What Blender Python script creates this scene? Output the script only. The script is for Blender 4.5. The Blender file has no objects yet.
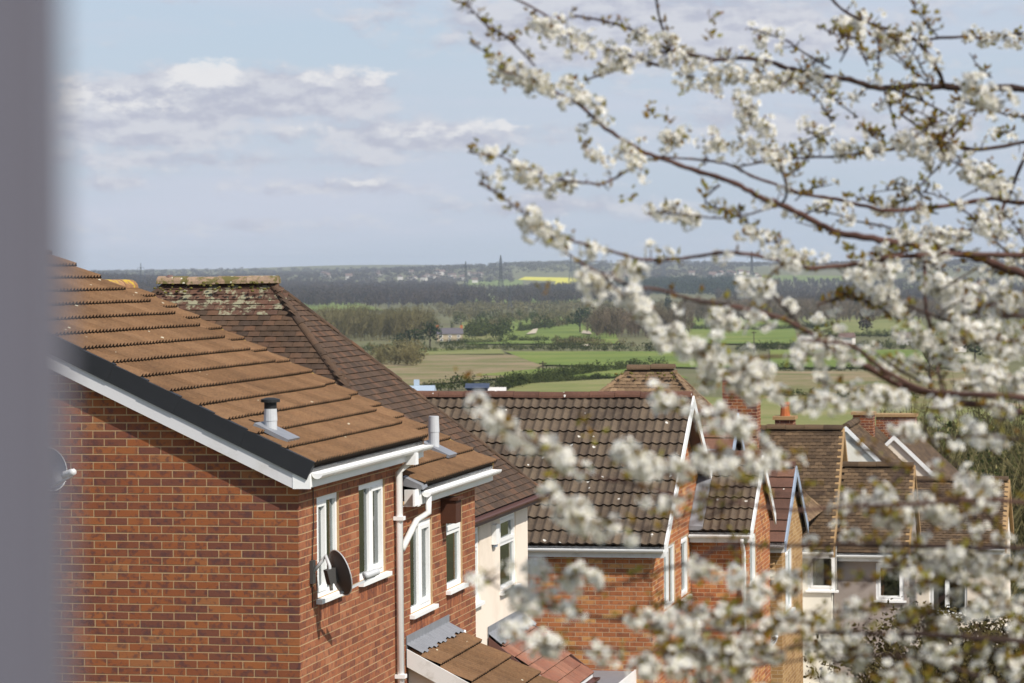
import bpy, bmesh, math, random
import numpy as np
from mathutils import Vector, Matrix, noise as mnoise

random.seed(7)
RNG = np.random.default_rng(7)
scene = bpy.context.scene
COL = scene.collection

# ------------------------------------------------------------------ camera, sky, sun, exposure
FPX = 2987.0                       # focal length in pixels of a 1024 px wide picture (about 105 mm)
PITCH = math.atan((341.5 - 270.0) / FPX)
ROLL = 0.0087
TH = math.atan(0.2086)             # the street runs away from the camera at this angle

FW = Vector((0, math.cos(PITCH), -math.sin(PITCH)))
R0 = Vector((1, 0, 0)); U0 = R0.cross(FW)
RT = R0 * math.cos(ROLL) - U0 * math.sin(ROLL)
UP = U0 * math.cos(ROLL) + R0 * math.sin(ROLL)
cam_data = bpy.data.cameras.new('camera')
cam = bpy.data.objects.new('camera', cam_data); COL.objects.link(cam)
cam.matrix_world = Matrix((RT, UP, -FW)).transposed().to_4x4()
cam_data.sensor_width = 36.0
cam_data.lens = 36.0 * FPX / 1024.0
cam_data.clip_start = 0.05; cam_data.clip_end = 40000
cam_data.dof.use_dof = True
cam_data.dof.focus_distance = 33.0
cam_data.dof.aperture_fstop = 5.6
cam_data.dof.aperture_blades = 7
scene.camera = cam

BX = Vector((math.cos(TH), -math.sin(TH), 0))    # street frame: b to the right, a away
AX = Vector((math.sin(TH), math.cos(TH), 0))
SUN_DIR = (BX * 1.0 - AX * 0.66 + Vector((0, 0, 1.27))).normalized()   # towards the sun
SUN_EL = math.asin(SUN_DIR.z); SUN_AZ = math.atan2(SUN_DIR.x, SUN_DIR.y)

world = bpy.data.worlds.new('World'); scene.world = world; world.use_nodes = True
wt = world.node_tree; wt.nodes.clear()
def wn(t, **k):
    n = wt.nodes.new(t)
    for a_, v_ in k.items(): setattr(n, a_, v_)
    return n
def wl(a_, b_): wt.links.new(a_, b_)
def wmath(op, x, y=None, z=None, clamp=False):
    n = wn('ShaderNodeMath', operation=op, use_clamp=clamp)
    for i, v in enumerate((x, y, z)):
        if v is None: continue
        if isinstance(v, (int, float)): n.inputs[i].default_value = v
        else: wl(v, n.inputs[i])
    return n.outputs[0]
out = wn('ShaderNodeOutputWorld'); bg = wn('ShaderNodeBackground'); bg.inputs[1].default_value = 0.12
sky = wn('ShaderNodeTexSky', sky_type='NISHITA', sun_disc=False)
sky.sun_elevation = SUN_EL; sky.sun_rotation = SUN_AZ
sky.altitude = 60; sky.air_density = 1.0; sky.dust_density = 1.2; sky.ozone_density = 1.6
tc = wn('ShaderNodeTexCoord'); sep = wn('ShaderNodeSeparateXYZ'); wl(tc.outputs['Generated'], sep.inputs[0])
az = wmath('MULTIPLY', wmath('ARCTAN2', sep.outputs[0], sep.outputs[1]), 57.2958)
el = wmath('MULTIPLY', wmath('ARCSINE', sep.outputs[2]), 57.2958)
def wnoise(sx, sy, scale, detail, rough, ox=0.0, oy=0.0):
    c = wn('ShaderNodeCombineXYZ'); wl(wmath('MULTIPLY_ADD', az, sx, ox), c.inputs[0]); wl(wmath('MULTIPLY_ADD', el, sy, oy), c.inputs[1])
    n = wn('ShaderNodeTexNoise'); n.inputs['Scale'].default_value = scale; n.inputs['Detail'].default_value = detail
    n.inputs['Roughness'].default_value = rough; wl(c.outputs[0], n.inputs['Vector']); return n.outputs['Fac']
def wramp(x, lo, hi):
    n = wn('ShaderNodeMapRange'); n.interpolation_type = 'SMOOTHSTEP'; wl(x, n.inputs[0])
    n.inputs[1].default_value = lo; n.inputs[2].default_value = hi; return n.outputs[0]
def blob(a0, e0, ra, re):
    x = wmath('DIVIDE', wmath('SUBTRACT', az, a0), ra); y = wmath('DIVIDE', wmath('SUBTRACT', el, e0), re)
    return wmath('EXPONENT', wmath('MULTIPLY', wmath('ADD', wmath('MULTIPLY', x, x), wmath('MULTIPLY', y, y)), -1.0))
n_big = wnoise(0.16, 0.55, 1.0, 3, 0.55, 3.1, 1.7)          # long flat banks
n_fine = wnoise(0.75, 1.5, 1.0, 6, 0.55, 11.3, 4.2)         # billows
n_veil = wnoise(0.07, 0.30, 1.0, 2, 0.5, 7.7, 9.4)
def total(L):
    s_ = None
    for a0, e0, ra, re, k in L:
        t_ = wmath('MULTIPLY', blob(a0, e0, ra, re), k); s_ = t_ if s_ is None else wmath('ADD', s_, t_)
    return s_
n_puff = wnoise(2.2, 4.2, 1.0, 4, 0.6, 5.9, 2.3)             # small cauliflower edges
wob = wmath('ADD', wmath('MULTIPLY', wmath('SUBTRACT', n_fine, 0.5), 1.3), wmath('MULTIPLY', wmath('SUBTRACT', n_puff, 0.5), 0.7))
puff = wmath('ADD', wmath('MULTIPLY', wmath('SUBTRACT', n_puff, 0.5), 2.2), wmath('MULTIPLY', wmath('SUBTRACT', n_fine, 0.5), 0.8))
banks = total([(-4.5, 2.1, 3.0, 0.18, 0.4), (-7.5, 2.2, 1.8, 0.2, 0.3), (-7.2, 3.2, 1.7, 0.46, 1.1), (-5.6, 3.35, 1.3, 0.52, 1.2), (-3.4, 3.40, 1.25, 0.48, 1.15), (-1.8, 2.55, 2.4, 0.30, 0.9), (-6.8, 2.6, 1.6, 0.22, 0.7), (-3.6, 1.6, 1.5, 0.22, 0.75), (-5.5, 0.9, 2.8, 0.20, 0.45), (-7.5, 1.7, 1.6, 0.16, 0.4), (3.0, 4.6, 4.5, 0.8, 0.8), (6.5, 2.7, 3.0, 0.4, 0.6), (1.5, 1.2, 3.0, 0.25, 0.5)])
dens = wmath('ADD', wmath('ADD', banks, wob), wmath('MULTIPLY', wmath('SUBTRACT', n_big, 0.5), 1.2))
bank_m = wramp(dens, 0.10, 0.58)
tops = total([(-6.15, 3.72, 0.40, 0.22, 0.75), (-5.75, 3.86, 0.46, 0.24, 0.85), (-5.35, 3.78, 0.36, 0.22, 0.65), (-3.5, 3.74, 0.9, 0.22, 0.55), (-2.5, 3.68, 0.5, 0.2, 0.5), (-8.3, 3.45, 0.7, 0.34, 0.6), (-7.2, 3.35, 0.9, 0.2, 0.4), (-0.3, 2.75, 1.0, 0.2, 0.52), (-1.8, 2.66, 0.9, 0.18, 0.48), (-3.8, 2.75, 0.7, 0.16, 0.4), (-2.9, 1.70, 0.7, 0.14, 0.5), (-4.1, 1.66, 0.6, 0.12, 0.4), (5.0, 4.6, 0.9, 0.22, 0.4), (-6.6, 3.1, 1.4, 0.16, 0.35)])
top_m = wramp(wmath('ADD', tops, wmath('MULTIPLY', puff, 0.95)), 0.20, 0.85)
top_m = wmath('MULTIPLY', top_m, wramp(tops, 0.05, 0.40))
n_shade = wnoise(0.75, 1.5, 1.0, 5, 0.55, 11.3 + 0.05, 4.2 + 0.22)
shade = wramp(wmath('SUBTRACT', n_shade, n_fine), -0.10, 0.12)
low = wmath('EXPONENT', wmath('MULTIPLY', wmath('ABSOLUTE', el), -0.03))       # thin cloud looks denser towards the horizon
haze_m = wmath('MULTIPLY', low, 0.86)
n_cirrus = wnoise(0.10, 1.1, 1.0, 5, 0.6, 21.0, 13.0)
veil_m = wmath('ADD', wmath('MULTIPLY', wramp(n_veil, 0.38, 0.68), 0.5), wmath('MULTIPLY', wramp(n_cirrus, 0.42, 0.68), 0.5))
def wmix(f, c1, c2):
    n = wn('ShaderNodeMix', data_type='RGBA'); wl(f, n.inputs[0])
    for i, c in ((6, c1), (7, c2)):
        if isinstance(c, tuple): n.inputs[i].default_value = (*c, 1)
        else: wl(c, n.inputs[i])
    return n.outputs[2]
SKYK = 1.0 / 0.12
def skc(r, g, b_): return (r * SKYK, g * SKYK, b_ * SKYK)
c0 = wmix(haze_m, sky.outputs[0], skc(0.43, 0.51, 0.635))
c1 = wmix(wmath('MULTIPLY', veil_m, low), c0, skc(0.515, 0.55, 0.645))
c2 = wmix(wmath('MULTIPLY', bank_m, 0.9), c1, wmix(shade, skc(0.575, 0.585, 0.635), skc(0.43, 0.445, 0.53)))
c3 = wmix(wmath('MULTIPLY', top_m, 0.8), c2, skc(0.73, 0.725, 0.73))
world.cycles.sampling_method = 'MANUAL'; world.cycles.sample_map_resolution = 512
wl(c3, bg.inputs[0]); wl(bg.outputs[0], out.inputs[0])

sun_data = bpy.data.lights.new('sun', 'SUN'); sun_data.energy = 4.6; sun_data.angle = math.radians(0.55); sun_data.color = (1.0, 0.945, 0.86)
sun = bpy.data.objects.new('sun', sun_data); COL.objects.link(sun)
sun.rotation_euler = SUN_DIR.to_track_quat('Z', 'Y').to_euler(); sun.location = (20, -20, 40)

scene.view_settings.view_transform = 'Standard'
scene.view_settings.look = 'None'
scene.view_settings.exposure = 0.22
scene.view_settings.gamma = 1.0
scene.view_settings.use_curve_mapping = False
scene.cycles.max_bounces = 6
scene.cycles.diffuse_bounces = 3
scene.cycles.glossy_bounces = 2
scene.cycles.transmission_bounces = 4
scene.cycles.transparent_max_bounces = 12
scene.cycles.volume_bounces = 1
scene.cycles.use_denoising = True

# ------------------------------------------------------------------ projection helpers (photo pixel -> place)
def ray(px, py): return FW + RT * ((px - 512.0) / FPX) + UP * ((341.5 - py) / FPX)
def on_b(px, py, B):
    d = ray(px, py); P = d * (B / d.dot(BX)); return Vector((B, P.dot(AX), P.z))
def on_a(px, py, A):
    d = ray(px, py); P = d * (A / d.dot(AX)); return Vector((P.dot(BX), A, P.z))
def on_y(px, py, Y):
    d = ray(px, py); return d * (Y / d.y)
def S2W(v): return BX * v[0] + AX * v[1] + Vector((0, 0, v[2]))
def pix(P):
    d = P.dot(FW)
    if d < 0.1: return (-9999, -9999, d)
    return (512 + FPX * P.dot(RT) / d, 341.5 - FPX * P.dot(UP) / d, d)

# ------------------------------------------------------------------ mesh helpers
class MB:
    def __init__(s): s.v = []; s.f = []
    def quad(s, *p):
        i = len(s.v); s.v += [tuple(q) for q in p]; s.f.append(tuple(range(i, i + len(p)))); return s
    def box(s, x0, x1, y0, y1, z0, z1):
        if x0 > x1: x0, x1 = x1, x0
        if y0 > y1: y0, y1 = y1, y0
        if z0 > z1: z0, z1 = z1, z0
        i = len(s.v)
        s.v += [(x0,y0,z0),(x1,y0,z0),(x1,y1,z0),(x0,y1,z0),(x0,y0,z1),(x1,y0,z1),(x1,y1,z1),(x0,y1,z1)]
        s.f += [tuple(i + k for k in q) for q in ((3,2,1,0),(4,5,6,7),(0,1,5,4),(1,2,6,5),(2,3,7,6),(3,0,4,7))]; return s
    def hexa(s, p):                                    # eight corners in the order of box()
        i = len(s.v); s.v += [tuple(q) for q in p]
        s.f += [tuple(i + k for k in q) for q in ((3,2,1,0),(4,5,6,7),(0,1,5,4),(1,2,6,5),(2,3,7,6),(3,0,4,7))]; return s
    def bar(s, A, B, w, h, up=(0, 0, 1)):              # square bar from A to B
        A = Vector(A); B = Vector(B); d = (B - A).normalized(); u = Vector(up)
        if abs(d.dot(u)) > 0.98: u = Vector((1, 0, 0))
        r = d.cross(u).normalized() * (w / 2); t = r.cross(d).normalized() * (h / 2)
        return s.hexa([A - r - t, A + r - t, B + r - t, B - r - t, A - r + t, A + r + t, B + r + t, B - r + t])
    def tube(s, pts, radii, n=8, cap=True):
        pts = [Vector(p) for p in pts]
        if isinstance(radii, (int, float)): radii = [radii] * len(pts)
        rings = []; ref = None
        for k, p in enumerate(pts):
            d = (pts[min(k + 1, len(pts) - 1)] - pts[max(k - 1, 0)])
            d = d.normalized() if d.length > 1e-9 else Vector((0, 0, 1))
            if ref is None:
                ref = d.cross(Vector((0, 0, 1)))
                if ref.length < 0.05: ref = d.cross(Vector((1, 0, 0)))
            ref = (ref - d * ref.dot(d)).normalized(); o = d.cross(ref)
            i = len(s.v); rings.append(i)
            for q in range(n):
                an = 2 * math.pi * q / n
                s.v.append(tuple(p + (ref * math.cos(an) + o * math.sin(an)) * radii[k]))
        for k in range(len(rings) - 1):
            for q in range(n):
                s.f.append((rings[k] + q, rings[k] + (q + 1) % n, rings[k + 1] + (q + 1) % n, rings[k + 1] + q))
        if cap:
            s.f.append(tuple(rings[0] + q for q in range(n - 1, -1, -1))); s.f.append(tuple(rings[-1] + q for q in range(n)))
        return s
    def off(s, o):
        o = Vector(o); s.v = [tuple(Vector(p) - o) for p in s.v]; return s
    def mesh(s, name, mat, smooth=False):
        m = bpy.data.meshes.new(name); m.from_pydata(s.v, [], s.f)
        if mat is not None: m.materials.append(mat)
        m.polygons.foreach_set('use_smooth', [bool(smooth)] * len(m.polygons))
        m.update(); return m
    def build(s, name, mat, parent=None, smooth=False):
        return link(name, s.mesh(name, mat, smooth), parent)

def link(name, data, parent=None):
    o = bpy.data.objects.new(name, data); COL.objects.link(o)
    if parent is not None: o.parent = parent
    return o
def tag(o, label=None, cat=None, group=None, kind=None):
    if label: o['label'] = label
    if cat: o['category'] = cat
    if group: o['group'] = group
    if kind: o['kind'] = kind
    return o
def np_mesh(name, V, F, mat, parent=None, kind=None, smooth=False, mats=None, midx=None):
    """V (n,3), F (m,k) arrays -> one mesh object"""
    m = bpy.data.meshes.new(name); V = np.asarray(V, np.float32); F = np.asarray(F, np.int32)
    k = F.shape[1]
    m.vertices.add(len(V)); m.vertices.foreach_set('co', V.ravel())
    m.loops.add(F.size); m.loops.foreach_set('vertex_index', F.ravel())
    m.polygons.add(len(F)); m.polygons.foreach_set('loop_start', np.arange(0, F.size, k, dtype=np.int32))
    m.polygons.foreach_set('loop_total', np.full(len(F), k, np.int32))
    m.polygons.foreach_set('use_smooth', np.full(len(F), bool(smooth)))
    for mm in (mats or ([mat] if mat is not None else [])): m.materials.append(mm)
    if midx is not None: m.polygons.foreach_set('material_index', np.asarray(midx, np.int32))
    m.update(calc_edges=True); m.validate()
    o = link(name, m, parent)
    if kind: o['kind'] = kind
    return o
def np_scatter(TV, TF, M):
    """template verts (n,3), faces (m,k); matrices (c,3,4) -> joined V, F"""
    TV = np.asarray(TV, np.float64); TF = np.asarray(TF, np.int64); M = np.asarray(M, np.float64)
    V = np.einsum('cij,nj->cni', M[:, :, :3], TV) + M[:, None, :, 3]
    F = TF[None] + (np.arange(len(M)) * len(TV))[:, None, None]
    return V.reshape(-1, 3), F.reshape(-1, TF.shape[1])
def rand_rot(n):
    q = RNG.normal(size=(n, 4)); q /= np.linalg.norm(q, axis=1, keepdims=True); w, x, y, z = q.T
    return np.stack([np.stack([1-2*(y*y+z*z), 2*(x*y-z*w), 2*(x*z+y*w)], -1), np.stack([2*(x*y+z*w), 1-2*(x*x+z*z), 2*(y*z-x*w)], -1), np.stack([2*(x*z-y*w), 2*(y*z+x*w), 1-2*(x*x+y*y)], -1)], 1)

# ------------------------------------------------------------------ materials
def new_mat(name):
    m = bpy.data.materials.new(name); m.use_nodes = True; nt = m.node_tree
    p = nt.nodes['Principled BSDF']; return m, nt, p
def nd(nt, t, ins=None, **k):
    n = nt.nodes.new(t)
    for a_, v_ in k.items(): setattr(n, a_, v_)
    for key, v in (ins or {}).items():
        if hasattr(v, 'is_output') or isinstance(v, bpy.types.NodeSocket): nt.links.new(v, n.inputs[key])
        else: n.inputs[key].default_value = v
    return n
def c4(c): return (c[0], c[1], c[2], 1.0)
def ramp(nt, fac, stops, interp='LINEAR'):
    n = nt.nodes.new('ShaderNodeValToRGB'); n.color_ramp.interpolation = interp
    e = n.color_ramp.elements
    while len(e) < len(stops): e.new(0.5)
    for i, (p_, c) in enumerate(stops): e[i].position = p_; e[i].color = c4(c) if len(c) == 3 else c
    nt.links.new(fac, n.inputs[0]); return n.outputs[0]
def mixc(nt, f, a_, b_, mode='MIX'):
    n = nt.nodes.new('ShaderNodeMix'); n.data_type = 'RGBA'; n.blend_type = mode
    for i, v in ((0, f), (6, a_), (7, b_)):
        if isinstance(v, bpy.types.NodeSocket): nt.links.new(v, n.inputs[i])
        elif i == 0: n.inputs[0].default_value = v
        else: n.inputs[i].default_value = c4(v)
    return n.outputs[2]
def mth(nt, op, *v, clamp=False):
    n = nt.nodes.new('ShaderNodeMath'); n.operation = op; n.use_clamp = clamp
    for i, x in enumerate(v):
        if isinstance(x, bpy.types.NodeSocket): nt.links.new(x, n.inputs[i])
        else: n.inputs[i].default_value = x
    return n.outputs[0]
def pos(nt): return nd(nt, 'ShaderNodeNewGeometry').outputs['Position']
def nz(nt, vec, scale, detail=4, rough=0.55):
    return nd(nt, 'ShaderNodeTexNoise', {'Vector': vec, 'Scale': scale, 'Detail': detail, 'Roughness': rough}).outputs['Fac']
def rnd(nt):
    """a random number per object or per loose piece"""
    g = nd(nt, 'ShaderNodeNewGeometry').outputs['Random Per Island']; o = nd(nt, 'ShaderNodeObjectInfo').outputs['Random']
    return mth(nt, 'FRACT', mth(nt, 'ADD', g, o))
def setp(p, nt, col, rough, spec=0.3, bump=None, bstr=0.3, bdist=0.01):
    if isinstance(col, bpy.types.NodeSocket): nt.links.new(col, p.inputs['Base Color'])
    else: p.inputs['Base Color'].default_value = c4(col)
    if isinstance(rough, bpy.types.NodeSocket): nt.links.new(rough, p.inputs['Roughness'])
    else: p.inputs['Roughness'].default_value = rough
    p.inputs['Specular IOR Level'].default_value = spec
    if bump is not None:
        b = nd(nt, 'ShaderNodeBump', {'Height': bump, 'Strength': bstr, 'Distance': bdist}); nt.links.new(b.outputs[0], p.inputs['Normal'])
def mat_plain(name, col, rough=0.5, spec=0.3, var=0.12, scale=6.0, metal=0.0):
    m, nt, p = new_mat(name); P = pos(nt); f = nz(nt, P, scale, 6, 0.65)
    c = mixc(nt, f, tuple(x * (1 - var) for x in col), tuple(min(1, x * (1 + var)) for x in col))
    setp(p, nt, c, rough, spec); p.inputs['Metallic'].default_value = metal; return m
def mat_white(name, col=(0.84, 0.84, 0.83), dirt=(0.36, 0.33, 0.27), amount=0.12, rough=0.35):
    m, nt, p = new_mat(name); P = pos(nt); f = nz(nt, P, 3.0, 8, 0.7); g = nz(nt, P, 25.0, 4, 0.6)
    k = mth(nt, 'MULTIPLY', nd(nt, 'ShaderNodeMapRange', {0: f, 1: 0.5, 2: 0.75}).outputs[0], mth(nt, 'MULTIPLY', g, amount * 2))
    setp(p, nt, mixc(nt, k, col, dirt), rough, 0.4); return m
def mat_brick(name, stops, ends=(0.07, 0.04, 0.045), end_amt=0.8, fleck=(0.42, 0.3, 0.2)):
    m, nt, p = new_mat(name); P = pos(nt); r = rnd(nt)
    base = ramp(nt, r, stops, 'LINEAR')
    n1 = nz(nt, P, 15.0, 4, 0.65); n2 = nz(nt, P, 60.0, 5, 0.7); n3 = nz(nt, P, 2.2, 3, 0.5)
    k = nd(nt, 'ShaderNodeMapRange', {0: n1, 1: 0.5, 2: 0.62}); c = mixc(nt, mth(nt, 'MULTIPLY', k.outputs[0], end_amt), base, ends)
    c = mixc(nt, nd(nt, 'ShaderNodeMapRange', {0: n2, 1: 0.60, 2: 0.85, 4: 0.55}).outputs[0], c, fleck)
    c = mixc(nt, mth(nt, 'MULTIPLY', n3, 0.5), c, mixc(nt, 1.0, c, (0.72, 0.72, 0.74), 'MULTIPLY'))
    setp(p, nt, c, 0.85, 0.15, n2, 0.5, 0.004); return m
def mat_mortar(name, col):
    m, nt, p = new_mat(name); P = pos(nt); n2 = nz(nt, P, 40.0, 5, 0.7); n1 = nz(nt, P, 1.7, 4, 0.6)
    c = mixc(nt, n2, tuple(x * 0.72 for x in col), tuple(x * 1.25 for x in col)); c = mixc(nt, n1, c, mixc(nt, 1.0, c, (0.75, 0.75, 0.75), 'MULTIPLY'))
    setp(p, nt, c, 0.95, 0.1, n2, 0.5, 0.004); return m
def mat_tile(name, stops, lichen=None, lich_lo=0.66, spots=None, spot_amt=0.0, dust=None, rough=0.85, spot_scale=9.0):
    m, nt, p = new_mat(name); P = pos(nt); r = rnd(nt)
    base = ramp(nt, r, stops); n1 = nz(nt, P, 1.3, 5, 0.6); n2 = nz(nt, P, 45.0, 5, 0.7); n3 = nz(nt, P, 6.0, 6, 0.7)
    c = mixc(nt, nd(nt, 'ShaderNodeMapRange', {0: n1, 1: 0.35, 2: 0.7}).outputs[0], base, mixc(nt, 1.0, base, (0.66, 0.66, 0.68), 'MULTIPLY'))
    c = mixc(nt, n2, c, mixc(nt, 1.0, c, (1.35, 1.3, 1.25), 'MULTIPLY'))
    n4 = nz(nt, P, 34.0, 4, 0.8); c = mixc(nt, nd(nt, 'ShaderNodeMapRange', {0: n4, 1: 0.38, 2: 0.62}).outputs[0], mixc(nt, 1.0, c, (0.80, 0.80, 0.82), 'MULTIPLY'), mixc(nt, 1.0, c, (1.12, 1.11, 1.08), 'MULTIPLY'))
    if dust: c = mixc(nt, nd(nt, 'ShaderNodeMapRange', {0: n3, 1: 0.45, 2: 0.75, 4: 0.6}).outputs[0], c, dust)
    if lichen: c = mixc(nt, nd(nt, 'ShaderNodeMapRange', {0: n3, 1: lich_lo, 2: lich_lo + 0.06, 4: 0.85}).outputs[0], c, lichen)
    if spots:
        v = nd(nt, 'ShaderNodeTexVoronoi', {'Vector': P, 'Scale': spot_scale}); v.feature = 'F1'
        sp = nd(nt, 'ShaderNodeSeparateColor', {0: v.outputs['Color']}).outputs[0]
        d = mth(nt, 'MULTIPLY', mth(nt, 'LESS_THAN', mth(nt, 'ADD', v.outputs['Distance'], mth(nt, 'MULTIPLY', n2, 0.2)), 0.33), mth(nt, 'LESS_THAN', sp, spot_amt))
        c = mixc(nt, mth(nt, 'MULTIPLY', d, 0.85), c, spots)
    setp(p, nt, c, rough, 0.2, n2, 0.45, 0.004); return m
def mat_render(name, col, scale=120.0, strength=0.5, stain=(0.6, 0.56, 0.5)):
    m, nt, p = new_mat(name); P = pos(nt); n1 = nz(nt, P, scale, 3, 0.6); n2 = nz(nt, P, 0.9, 6, 0.65)
    c = mixc(nt, n1, tuple(x * 0.88 for x in col), tuple(min(1, x * 1.08) for x in col))
    c = mixc(nt, nd(nt, 'ShaderNodeMapRange', {0: n2, 1: 0.45, 2: 0.8, 4: 0.5}).outputs[0], c, mixc(nt, 1.0, c, stain, 'MULTIPLY'))
    setp(p, nt, c, 0.9, 0.15, n1, strength, 0.006); return m
def mat_glass(name):
    m = bpy.data.materials.new(name); m.use_nodes = True; nt = m.node_tree; nt.nodes.clear()
    o = nd(nt, 'ShaderNodeOutputMaterial'); t = nd(nt, 'ShaderNodeBsdfTransparent', {'Color': (0.75, 0.8, 0.78, 1)})
    g = nd(nt, 'ShaderNodeBsdfGlossy', {'Roughness': 0.02, 'Color': (0.9, 0.95, 0.95, 1)}); fr = nd(nt, 'ShaderNodeFresnel', {'IOR': 1.6})
    mx = nd(nt, 'ShaderNodeMixShader', {0: mth(nt, 'ADD', fr.outputs[0], 0.05, clamp=True), 1: t.outputs[0], 2: g.outputs[0]}); nt.links.new(mx.outputs[0], o.inputs[0]); return m
def mat_leafy(name, stops, trans=0.35, rough=0.6, tcol=None, var_scale=None):
    m = bpy.data.materials.new(name); m.use_nodes = True; nt = m.node_tree; nt.nodes.clear()
    o = nd(nt, 'ShaderNodeOutputMaterial'); c = ramp(nt, rnd(nt), stops)
    if var_scale:
        f = nz(nt, pos(nt), var_scale, 3, 0.6); c = mixc(nt, nd(nt, 'ShaderNodeMapRange', {0: f, 1: 0.35, 2: 0.65}).outputs[0], c, mixc(nt, 1.0, c, (0.52, 0.56, 0.54), 'MULTIPLY'))
    d = nd(nt, 'ShaderNodeBsdfDiffuse', {'Color': c, 'Roughness': 0.4}); t = nd(nt, 'ShaderNodeBsdfTranslucent', {'Color': tcol and c4(tcol) or c})
    mx = nd(nt, 'ShaderNodeMixShader', {0: trans, 1: d.outputs[0], 2: t.outputs[0]}); nt.links.new(mx.outputs[0], o.inputs[0]); return m
def mat_field(name, stops, scale=0.03, stripe=None, fine=0.6):
    m, nt, p = new_mat(name); P = pos(nt); n1 = nz(nt, P, scale, 6, 0.65); n2 = nz(nt, P, fine, 5, 0.7)
    f = mth(nt, 'ADD', mth(nt, 'MULTIPLY', n1, 0.7), mth(nt, 'MULTIPLY', n2, 0.3))
    f = nd(nt, 'ShaderNodeMapRange', {0: f, 1: 0.36, 2: 0.64, 3: 0.2, 4: 0.8}).outputs[0]
    c = ramp(nt, f, stops)
    if stripe:
        w = nd(nt, 'ShaderNodeTexWave', {'Vector': P, 'Scale': stripe, 'Distortion': 1.5, 'Detail': 2}); c = mixc(nt, mth(nt, 'MULTIPLY', w.outputs['Fac'], 0.3), c, mixc(nt, 1.0, c, (0.7, 0.72, 0.65), 'MULTIPLY'))
    setp(p, nt, c, 0.95, 0.1); return m

M = {}
M['white'] = mat_white('white_upvc')
M['white_dirty'] = mat_white('weathered_white_paint', (0.70, 0.69, 0.67), amount=0.8)
M['grey_lilac'] = mat_white('painted_bargeboard', (0.62, 0.61, 0.62), amount=0.4)
M['black_plastic'] = mat_plain('black_verge_plastic', (0.018, 0.019, 0.022), 0.55, 0.35, 0.25)
M['lead'] = mat_plain('lead_sheet', (0.20, 0.205, 0.22), 0.5, 0.5, 0.3, 9)
M['galv'] = mat_plain('galvanised_flue', (0.48, 0.49, 0.5), 0.4, 0.5, 0.15, 12)
M['dark_metal'] = mat_plain('dark_grey_dish', (0.055, 0.052, 0.05), 0.5, 0.4, 0.2)
M['grey_dish'] = mat_plain('grey_dish', (0.045, 0.06, 0.085), 0.45, 0.4, 0.1)
M['cable'] = mat_plain('black_cable', (0.02, 0.02, 0.02), 0.6)
M['glass'] = mat_glass('window_glass')
M['room'] = mat_plain('dim_room', (0.16, 0.15, 0.14), 0.9)
M['curtain'] = mat_plain('pale_curtain', (0.55, 0.53, 0.45), 0.9, 0.1, 0.15, 20)
M['blue'] = mat_plain('blue_blind', (0.06, 0.13, 0.36), 0.8, 0.1, 0.1)
M['green_blind'] = mat_plain('green_blind', (0.14, 0.24, 0.17), 0.8, 0.1, 0.1)
M['wood_box'] = mat_plain('brown_stained_wood', (0.07, 0.028, 0.016), 0.7, 0.2, 0.3, 20)
M['brown_upvc'] = mat_plain('brown_gutter', (0.10, 0.045, 0.035), 0.5, 0.35, 0.15)
M['tan'] = mat_plain('tan_verge_mortar', (0.34, 0.22, 0.11), 0.9, 0.1, 0.25)
M['blue_grey'] = mat_plain('blue_grey_verge', (0.30, 0.36, 0.45), 0.5, 0.4, 0.15)
M['terracotta'] = mat_plain('terracotta', (0.42, 0.13, 0.05), 0.8, 0.2, 0.25)
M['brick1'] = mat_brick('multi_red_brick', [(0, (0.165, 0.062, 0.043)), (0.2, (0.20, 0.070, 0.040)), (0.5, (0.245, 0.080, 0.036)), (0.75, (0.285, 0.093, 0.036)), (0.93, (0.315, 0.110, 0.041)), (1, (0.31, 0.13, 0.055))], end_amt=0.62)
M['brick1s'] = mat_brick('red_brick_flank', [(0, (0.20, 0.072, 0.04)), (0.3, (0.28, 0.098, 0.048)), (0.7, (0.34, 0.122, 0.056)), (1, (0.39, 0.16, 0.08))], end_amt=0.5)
M['mortar1'] = mat_mortar('sandy_mortar', (0.50, 0.335, 0.185))
M['brick4'] = mat_brick('orange_red_brick', [(0, (0.28, 0.10, 0.045)), (0.3, (0.40, 0.14, 0.055)), (0.75, (0.48, 0.18, 0.068)), (1, (0.58, 0.31, 0.11))], end_amt=0.35)
M['brick_y'] = mat_brick('buff_brick', [(0, (0.30, 0.17, 0.07)), (0.5, (0.40, 0.24, 0.10)), (1, (0.48, 0.31, 0.14))], ends=(0.25, 0.13, 0.05), end_amt=0.4)
M['mortar4'] = mat_mortar('pale_mortar', (0.56, 0.42, 0.28))
M['tile1'] = mat_tile('sandy_brown_concrete_tile', [(0, (0.140, 0.078, 0.039)), (0.5, (0.160, 0.090, 0.046)), (1, (0.183, 0.105, 0.055))], dust=(0.175, 0.104, 0.054), spots=(0.50, 0.46, 0.34), spot_amt=0.022, spot_scale=13)
M['tile3'] = mat_tile('dark_red_plain_tile', [(0, (0.050, 0.034, 0.024)), (0.3, (0.070, 0.046, 0.030)), (0.7, (0.090, 0.056, 0.035)), (1, (0.125, 0.068, 0.040))], dust=(0.085, 0.058, 0.045))
M['tile4'] = mat_tile('weathered_roman_tile', [(0, (0.068, 0.050, 0.036)), (0.5, (0.092, 0.068, 0.048)), (1, (0.12, 0.09, 0.062))], dust=(0.14, 0.105, 0.07), spots=(0.62, 0.60, 0.54), spot_amt=0.06, spot_scale=8)
M['tile6'] = mat_tile('brown_flat_tile', [(0, (0.10, 0.055, 0.04)), (0.5, (0.135, 0.07, 0.05)), (1, (0.17, 0.09, 0.06))], spots=(0.7, 0.67, 0.6), spot_amt=0.03, spot_scale=8)
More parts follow.
